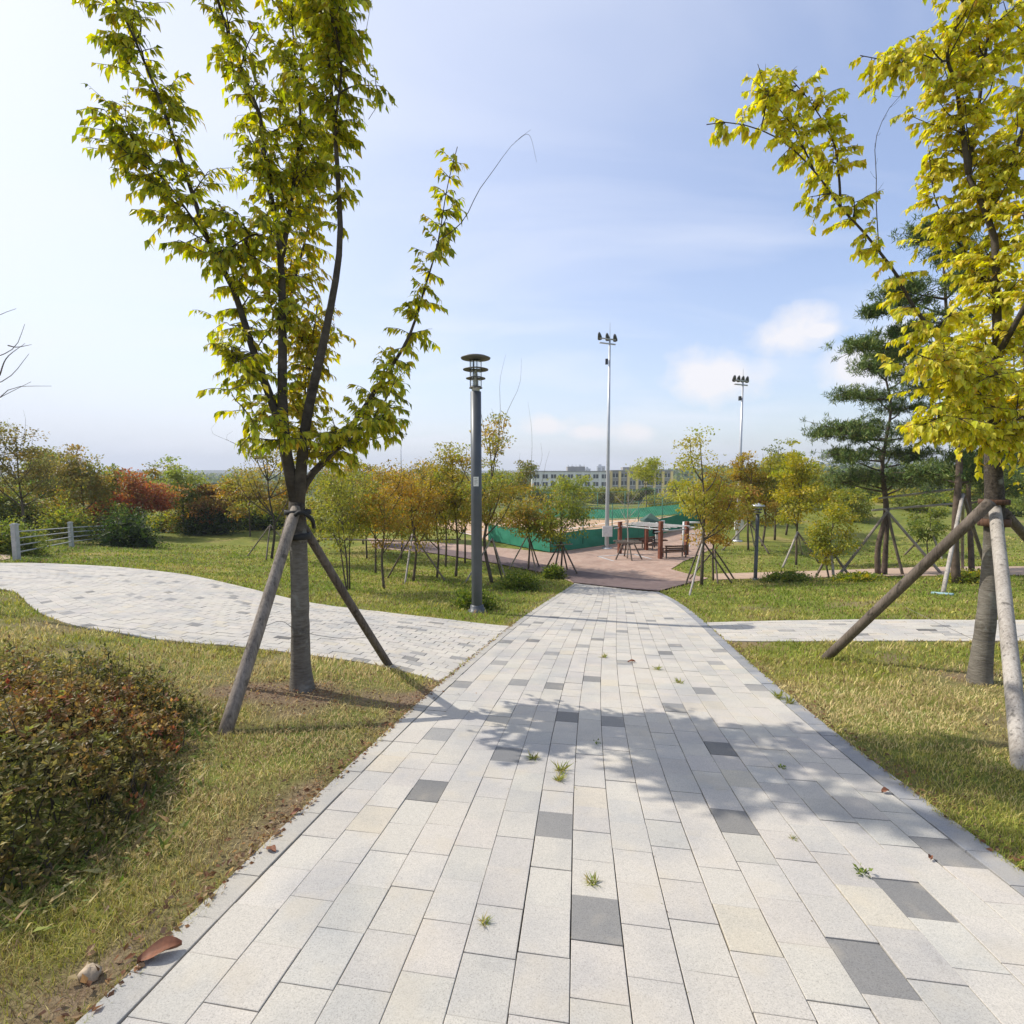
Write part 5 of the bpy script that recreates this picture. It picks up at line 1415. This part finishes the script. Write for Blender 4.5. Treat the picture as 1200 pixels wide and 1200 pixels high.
for k, (a, c2, top, dd, cols, lab) in enumerate(((915,975,574,66,DH+HG,'dark shrub belt behind the right-hand row of trees'),(970,1030,578,62,HG+DH,'green shrub belt on the mound left of the broad pine trunk'),(1025,1090,576,64,DH+GR,'dark shrub belt on the mound right of the broad pine trunk'),(1085,1150,576,60,DH+HG,'dark shrub belt on the mound behind the tall pine'),(1145,1230,572,56,HG+DH,'green shrub belt at the right edge behind the stakes'))):
    p = P((a+c2)/2, 600, dd); bs = np.array([p[0], p[1], gz(p[0], p[1])]); yb = 552 + (HC - bs[2])/dd*F
    bush(a, c2, yb, top, lab, cols, 40+k, 2600, name='shrub', base=bs, boxy=.4)
# far wood on the skyline: one mass, nobody could count it
rng = np.random.default_rng(123)
n = 42000
d = rng.uniform(260, 900, n); u = rng.uniform(-1.25, 1.25, n)
x = u*d; y = d
k = ~((np.abs(x - 30) < 75) & (y < 300))
x, y, d = x[k], y[k], d[k]; n = len(x)
cl = fnoise(x, y, .02, 3); hgt = 4 + 9*cl
pos = np.stack([x, y, terr(x, y) + hgt*rng.random(n)], 1)
lm = MB(); leaves(lm, pos, rng.normal(size=(n, 3)), 2.2 + 3.2*rng.random(n)*d/900, .45, palette(DH + GR[2:], n), simple=True)
tag(lm.build('far_wood', M_leaf), 'distant dark green wood along the horizon', 'wood', kind='stuff')
# low hills
mb = MB(); V = []; Q = []; nh = 80
for i in range(nh):
    a = -1.35 + 2.7*i/(nh-1); r = 1900; x = math.sin(a)*r; y = math.cos(a)*r
    h = 8 + 14*fnoise(np.array([a*6.0]), np.array([2.0]), 1.0, 8)[0] + 42*sstep(.35, .75, a)
    V += [[x*.9, y*.9, -14], [x, y, -12+h], [x*1.15, y*1.15, -14]]
for i in range(nh-1):
    for k in range(2): a = i*3+k; Q.append([a, a+3, a+4, a+1])
mb.add(V, Q=Q); struct(mb.build('hills', plain('far_hill', (.06,.075,.05), .95, 0, .3, .01), smooth=True))

# ------------------------------------------------------------------ buildings
DS = 230.0; sS = DS/F
def bx_(t, nm, lo, hi, mat, rot=0, piv=None):
    m_ = MB(); m_.box(np.array(lo), np.array(hi), rot=rot, piv=piv); return m_.build(nm, mat, t)
zg = -15.0
def school(px0, px1, top, bays, wallm, label, d, yellow):
    x0, x1 = P(px0, 560, d)[0], P(px1, 560, d)[0]; zt = P((px0+px1)/2, top, d)[2]
    t = thing('school_building', label, 'building', ((x0+x1)/2, d, zg))
    bx_(t, 'wall', (x0, d, zg), (x1, d+14, zt), wallm)
    bx_(t, 'roof', (x0-.3, d-.3, zt), (x1+.3, d+14.3, zt+.45), M_wallg)
    bw = (x1-x0)/bays; fh = 3.45
    for i in range(bays + 1):
        xx = x0 + bw*i; w = .35 if not yellow else .55
        bx_(t, 'pilaster', (xx-w, d-.55, zg), (xx+w, d-.02, zt-.1), M_wally if yellow else M_wallw)
    for f in range(4):
        z1 = zt - 1.0 - f*fh
        for i in range(bays):
            xa = x0 + bw*i + bw*.2; xb = x0 + bw*(i+1) - bw*.2
            fr = bx_(t, 'window', (xa, d-.1, z1-1.9), (xb, d-.01, z1-.1), M_win)
            bx_(fr, 'sill', (xa-.1, d-.25, z1-2.1), (xb+.1, d-.11, z1-1.92), M_wallw)
            bx_(fr, 'mullion', ((xa+xb)/2-.08, d-.17, z1-1.9), ((xa+xb)/2+.08, d-.105, z1-.1), M_wallw)
    return t, x0, x1, zt
tA, x0, x1, zt = school(624, 713, 553, 9, M_wallw, 'long white school wing with grey windows beyond the tennis court', DS, False)
bx_(tA, 'rooftop_block', (x0+16, DS+3, zt+.5), (x0+24, DS+9, zt+2.4), M_wallg)
for k in range(5): bx_(tA, 'railing', (x0+16.2+k*1.8, DS+3.2, zt+2.45), (x0+16.4+k*1.8, DS+3.4, zt+3.3), M_galv)
tB, x0, x1, zt = school(716, 787, 552, 7, M_wallg, 'school wing with yellow columns to the right of the mast', DS+2, True)
bx_(tB, 'rooftop_block', (x0+6, DS+5, zt+.5), (x0+13, DS+10, zt+1.8), M_wallg)
def apt(px0, px1, top, d, label, mat, floors, bays):
    x0, x1 = P(px0, 560, d)[0], P(px1, 560, d)[0]; zt = P((px0+px1)/2, top, d)[2]
    t = thing('apartment_block', label, 'building', ((x0+x1)/2, d, zg))
    bx_(t, 'wall', (x0, d, zg), (x1, d+18, zt), mat)
    w = (x1-x0); bx_(t, 'roof', (x0+w*.2, d+4, zt), (x0+w*.55, d+12, zt+4), mat)
    for f in range(floors):
        for i in range(bays):
            xa = x0 + w*(i+.18)/bays; xb = x0 + w*(i+.82)/bays; z = zt - 4 - f*(zt-zg-10)/floors
            bx_(t, 'window', (xa, d-.3, z-2.2), (xb, d-.02, z), M_win)
apt(668,676,548,1300,'pale apartment tower on the skyline, leftmost of the tight cluster over the white school wing',M_aptg,9,2)
apt(677,685,546.5,1350,'pale apartment tower in the middle of the tight skyline cluster',M_apt,9,2)
apt(686,692,549,1300,'pale apartment tower on the right of the tight skyline cluster',M_aptg,8,2)
apt(700,709,546,1250,'lone grey apartment tower just left of the mast',M_aptg,9,2)
apt(832,842,551,900,'white apartment slab left of the slimmer mast, leftmost of its row',M_apt,8,3)
apt(843,853,549.5,920,'white apartment slab in the middle of the row left of the slimmer mast',M_apt,8,3)
apt(855,864,549,900,'white apartment slab beside the slimmer mast',M_apt,8,3)
apt(1056,1068,556,800,'white apartment block seen through the broad pine branches',M_apt,6,3)
apt(1069,1082,557,800,'wide white apartment block right of the broad pine',M_apt,6,3)
apt(158,166,552,1500,'grey hazy tower on the left skyline above the red tree',M_aptg,8,2)
apt(240,262,558,1100,'low grey hazy block on the left skyline above the red-orange tree',M_aptg,5,4)

m, nt, b = newmat('haze_air'); nt.nodes.remove(b)
pv = nd(nt, 'ShaderNodeVolumePrincipled'); pv.inputs['Color'].default_value = (.86, .91, 1, 1); pv.inputs['Density'].default_value = 0.0004
lk(nt, pv.outputs[0], nt.nodes['Material Output'].inputs['Volume'])
mb = MB(); mb.box([-2600, -80, -60], [2600, 2650, 70]); hzb = mb.build('haze', m); hzb['kind'] = 'stuff'; hzb['label'] = 'thin pale haze over the whole park'; hzb['category'] = 'haze'
# ------------------------------------------------------------------ small things on the path
rng = np.random.default_rng(5)
def weed(px, py, size, label, seed, grassy=True):
    b = G(px, py); b[2] += .012
    lm = MB(); n = 46; size = size*.8
    az = rng.uniform(0, 2*PI, n)
    if grassy:
        dr = np.stack([np.cos(az), np.sin(az), rng.uniform(.3, 2.2, n)], 1)
        leaves(lm, b + rng.normal(size=(n, 3))*[size*.12, size*.12, 0], dr, size*rng.uniform(.4, 1.1, n), .05, palette([(.26,.28,.05),(.18,.22,.04),(.4,.34,.12)], n), simple=True, curl=.3)
    else:
        dr = np.stack([np.cos(az), np.sin(az), rng.uniform(.1, 1.6, n)], 1)
        leaves(lm, b + dr*[size*.35, size*.35, size*.3]*rng.random((n, 1)), dr + rng.normal(size=(n, 3))*.4, size*rng.uniform(.12, .38, n), .3, palette([(.14,.2,.035),(.2,.25,.05),(.09,.14,.03)], n), simple=True)
    o = lm.build('weed', M_leaf)
    return tag(recentre(o), label, 'weed', 'weeds in the paving joints')
weed(657,907,.14,'largest grassy weed in the middle joints of the path',1)
weed(655,918,.1,'grassy weed right below the largest weed on the path',2)
weed(625,892,.1,'thin grassy weed by the corner of a dark block left of the largest weed',3)
weed(700,874,.09,'leafy weed at the near edge of the tree shadow',4,False)
weed(1011,1028,.1,'round leafy weed beside the dark block on the right of the path',5,False)
weed(916,903,.09,'leafy weed in the shaded joints on the right of the path',6,False)
weed(567,1087,.07,'small weed in a left-centre joint of the near paving',7)
weed(694,1040,.08,'small grassy weed in the centre joint of the near paving',8)
weed(708,772,.12,'tiny far weed in the centre joint of the path',9)
weed(795,802,.12,'spreading straw-like weed beyond the tree shadow on the path',10)
weed(770,786,.12,'small weed in the sunny joints beyond the tree shadow',11)
weed(912,820,.16,'clump of weeds against the right kerb near the tree shadow',12)
weed(925,826,.14,'low weed just below the clump against the right kerb',13)
weed(930,987,.05,'tiny dry weed in a joint between two dark blocks on the right',14)
def fallen(px, py, L, rot, label, curl=.4):
    b = G(px, py); b[2] += .03
    nu, nv = 9, 5; V = []; Q = []
    for i in range(nu):
        u = i/(nu-1); w = L*.26*math.sin(PI*min(u*.95+.03, 1))**.8
        for j in range(nv):
            v = j/(nv-1)*2-1; a = (u-.5)*L; z = curl*L*.5*v*v*(.6) + .1*L*abs(math.sin(u*3)) + .006*math.sin(7*u+3*v)
            x_, y_ = a, v*w
            V.append(b + np.array([x_*math.cos(rot)-y_*math.sin(rot), x_*math.sin(rot)+y_*math.cos(rot), z]))
    for i in range(nu-1):
        for j in range(nv-1): Q.append([i*nv+j, i*nv+j+1, (i+1)*nv+j+1, (i+1)*nv+j])
    m_ = MB(); m_.add(V, Q=Q); o = m_.build('fallen_leaf', M_dryleaf, None, True)
    return tag(recentre(o), label, 'leaf', 'dry leaves fallen along the paving')
fallen(188,1126,.15,.55,'largest curled reddish brown leaf on the lower left kerb')
fallen(318,1002,.07,-.4,'small tan leaf on the left kerb above the curled leaf')
fallen(347,958,.07,.8,'small brown leaf against the grass edge of the left kerb')
fallen(740,778,.12,.1,'dark leaf lying across the far paving beside a grey block')
fallen(1037,932,.07,.3,'small brown leaf at the right kerb in the tree shadow')
fallen(1090,1011,.04,.9,'tiny orange leaf on the dark block near the right kerb')
b = G(106, 1146)
m_ = MB(); un = []; nu, nv = 14, 9
for j in range(nv):
    ph_ = PI*j/(nv-1)
    for i in range(nu):
        a = 2*PI*i/nu; k = 1 + .13*math.sin(3*a+ph_*2) + .06*rng.normal()
        un.append(b + np.array([math.sin(ph_)*math.cos(a)*.042*k, math.sin(ph_)*math.sin(a)*.03*k, .018 + math.cos(ph_)*.026*k]))
Q = [[j*nu+i, j*nu+(i+1)%nu, (j+1)*nu+(i+1)%nu, (j+1)*nu+i] for j in range(nv-1) for i in range(nu)]
m_.add(un, Q=Q); o = m_.build('stone', M_stone, None, True); tag(recentre(o), 'pale tan stone lying in the grass at the lower left', 'stone')
rng = np.random.default_rng(88)
n = 2600
tt = 1.2 + 11*rng.random(n)**1.3; c_ = rng.choice([0,0,0,2,5,7,7,9,12,15,17,17,17], n)
k = fnoise(tt*1.0, c_*3.7, 1.5, 5) > .56; tt, c_ = tt[k], c_[k]; n = len(tt)
q = qL(tt) + (qR(tt) - qL(tt))*c_/NC + rng.normal(size=n)*.004
x, y = xy(tt, q)
lm = MB()
leaves(lm, np.stack([x, y, terr(x, y) + .008], 1), rng.normal(size=(n, 3))*[.8,.8,.2] + [0,0,.7], rng.uniform(.008, .03, n), .09, palette([(.22,.24,.05),(.4,.33,.14),(.16,.2,.04),(.2,.13,.07)], n), simple=True, curl=.3)
tag(lm.build('joint_growth', M_grass), 'fine moss, dry grass and crumbs in the paving joints', 'moss', kind='stuff')
# leaf litter, uncountable
rng = np.random.default_rng(66)
n = 2600; tt = rng.uniform(.8, 11, n); sd = rng.random(n) < .7
q = np.where(sd, qL(tt) - KWL - np.abs(rng.normal(size=n))*.12 + .06, qR(tt) + KWR + np.abs(rng.normal(size=n))*.1 - .04)
x, y = xy(tt, q)
x2 = TREE_L[0] + rng.normal(size=900)*.6; y2 = TREE_L[1] - .1 + rng.normal(size=900)*.35
x3 = rng.uniform(-9, 9, 2600); y3 = 1.3 + 11*rng.random(2600)**1.4; k = ~on_paving(x3, y3, .05) & ~inpoly(x3, y3, SHRUB) & (rng.random(2600) < fnoise(x3, y3, .8, 31)*1.3)
x = np.r_[x, x2, x3[k]]; y = np.r_[y, y2, y3[k]]
k = ~(inpoly(x, y, POLY_SIDE) | inpoly(x, y, POLY_CROSS)); x, y = x[k], y[k]; n = len(x)
lm = MB(); dr = rng.normal(size=(n, 3))*[1,1,.25]
leaves(lm, np.stack([x, y, terr(x, y) + .03], 1), dr, rng.uniform(.015, .045, n), .3, palette([(.2,.1,.05),(.3,.18,.09),(.12,.07,.04),(.38,.27,.14)], n), simple=True, curl=.2)
tag(lm.build('leaf_litter', M_leaf), 'brown leaf litter along the kerbs and round the left tree', 'litter', kind='stuff')

# ------------------------------------------------------------------ light, sky, camera
SUNAZ = math.atan2(-0.945, 0.33)   # clockwise from +Y
SUNEL = math.radians(45)
sd = bpy.data.lights.new('sun', 'SUN'); sd.energy = 4.0; sd.angle = math.radians(0.55); sd.color = (1, 0.945, 0.85)
so = bpy.data.objects.new('sun', sd); COL.objects.link(so)
dirv = Vector((math.sin(SUNAZ)*math.cos(SUNEL), math.cos(SUNAZ)*math.cos(SUNEL), math.sin(SUNEL)))
so.rotation_euler = dirv.to_track_quat('Z', 'Y').to_euler()
so.location = dirv * 50
W = bpy.data.worlds.new('World'); S.world = W; W.use_nodes = True
nt = W.node_tree; bg = nt.nodes['Background']
sky = nd(nt, 'ShaderNodeTexSky', sky_type='NISHITA'); sky.sun_disc = False
sky.sun_elevation = SUNEL; sky.sun_rotation = SUNAZ % (2*PI)
sky.air_density = 1.0; sky.dust_density = 2.2; sky.ozone_density = 1.6; sky.altitude = 50
co = nd(nt, 'ShaderNodeTexCoord').outputs['Generated']
sep = nd(nt, 'ShaderNodeSeparateXYZ'); lk(nt, co, sep.inputs[0])
def mth(op, a, b=None, c=None, clamp=False):
    n = nd(nt, 'ShaderNodeMath', operation=op); n.use_clamp = clamp
    for i, v in enumerate((a, b, c)):
        if v is None: continue
        if hasattr(v, 'is_linked'): lk(nt, v, n.inputs[i])
        else: n.inputs[i].default_value = v
    return n.outputs[0]
# wispy high cloud projected on a flat layer
zz = mth('ADD', sep.outputs[2], 0.22)
cx = mth('DIVIDE', sep.outputs[0], zz); cy = mth('DIVIDE', sep.outputs[1], zz)
cmb = nd(nt, 'ShaderNodeCombineXYZ'); lk(nt, mth('MULTIPLY', cx, .7), cmb.inputs[0]); lk(nt, mth('MULTIPLY', cy, 1.6), cmb.inputs[1])
n1 = noise(nt, 1.2, 5, .5, cmb.outputs[0]); n1.inputs['Distortion'].default_value = .5
cir = ramp(nt, n1.outputs[0], [(.45, 0.0), (.74, .55)])
# milky air: stronger towards the sun and the horizon
sat = nd(nt, 'ShaderNodeHueSaturation'); sat.inputs['Hue'].default_value = .508; sat.inputs['Saturation'].default_value = 1.08; sat.inputs['Value'].default_value = 1.62; lk(nt, sky.outputs[0], sat.inputs['Color'])
hz = mth('POWER', mth('SUBTRACT', 1.0, mth('MAXIMUM', sep.outputs[2], 0.0)), 5.0)
vd = nd(nt, 'ShaderNodeVectorMath', operation='DOT_PRODUCT'); lk(nt, co, vd.inputs[0]); vd.inputs[1].default_value = dirv
glow = mth('POWER', mth('MAXIMUM', mth('MULTIPLY_ADD', vd.outputs['Value'], .5, .5), 0.0), 3.0)
milk = mth('ADD', mth('MULTIPLY', hz, .55), mth('MULTIPLY', glow, .9), clamp=True)
# cumulus puffs low over the skyline
n2 = noise(nt, 9.0, 6, .55, co)
puff = None
for px, py, sx, sy in ((850,442,.13,.06),(915,395,.085,.05),(1010,428,.07,.05),(1060,398,.05,.045),(640,500,.08,.03),(690,507,.07,.02),(750,507,.06,.025),(960,388,.05,.02)):
    r = ray(px, py); r = r/np.linalg.norm(r)
    dx = mth('DIVIDE', mth('SUBTRACT', sep.outputs[0], float(r[0])), sx); dz = mth('DIVIDE', mth('SUBTRACT', sep.outputs[2], float(r[2])), sy)
    e = mth('SUBTRACT', 1.0, mth('SQRT', mth('ADD', mth('MULTIPLY', dx, dx), mth('MULTIPLY', dz, dz))))
    puff = e if puff is None else mth('MAXIMUM', puff, e)
pf = mth('MULTIPLY_ADD', n2.outputs[0], 2.2, mth('SUBTRACT', puff, 1.22))
pr_ = ramp(nt, pf, [(0.0, 0.0), (.6, .85)])
front = mth('GREATER_THAN', sep.outputs[1], 0.0)
pfac = mth('MULTIPLY', pr_.outputs[0], front)
c = mixc(nt, sat.outputs[0], (5.5, 5.9, 6.75), milk)
c = mixc(nt, c, (6.6, 6.8, 7.5), cir.outputs[0])
c = mixc(nt, c, (6.9, 6.7, 6.8), pfac)
lk(nt, c, bg.inputs['Color']); bg.inputs['Strength'].default_value = 0.12

cd = bpy.data.cameras.new('camera'); cd.sensor_width = 36; cd.lens = 36*F/1200; cd.clip_start = .05; cd.clip_end = 12000
cam = bpy.data.objects.new('camera', cd); COL.objects.link(cam)
cam.location = (0, 0, HC); cam.rotation_euler = (PI/2 - TH, 0, 0)
S.camera = cam
S.view_settings.view_transform = 'Standard'; S.view_settings.look = 'None'; S.view_settings.exposure = 0.3; S.view_settings.gamma = 1
S.render.engine = 'CYCLES'
S.cycles.max_bounces = 6; S.cycles.transmission_bounces = 6; S.cycles.transparent_max_bounces = 8
S.cycles.use_denoising = True
S.cycles.use_adaptive_sampling = True
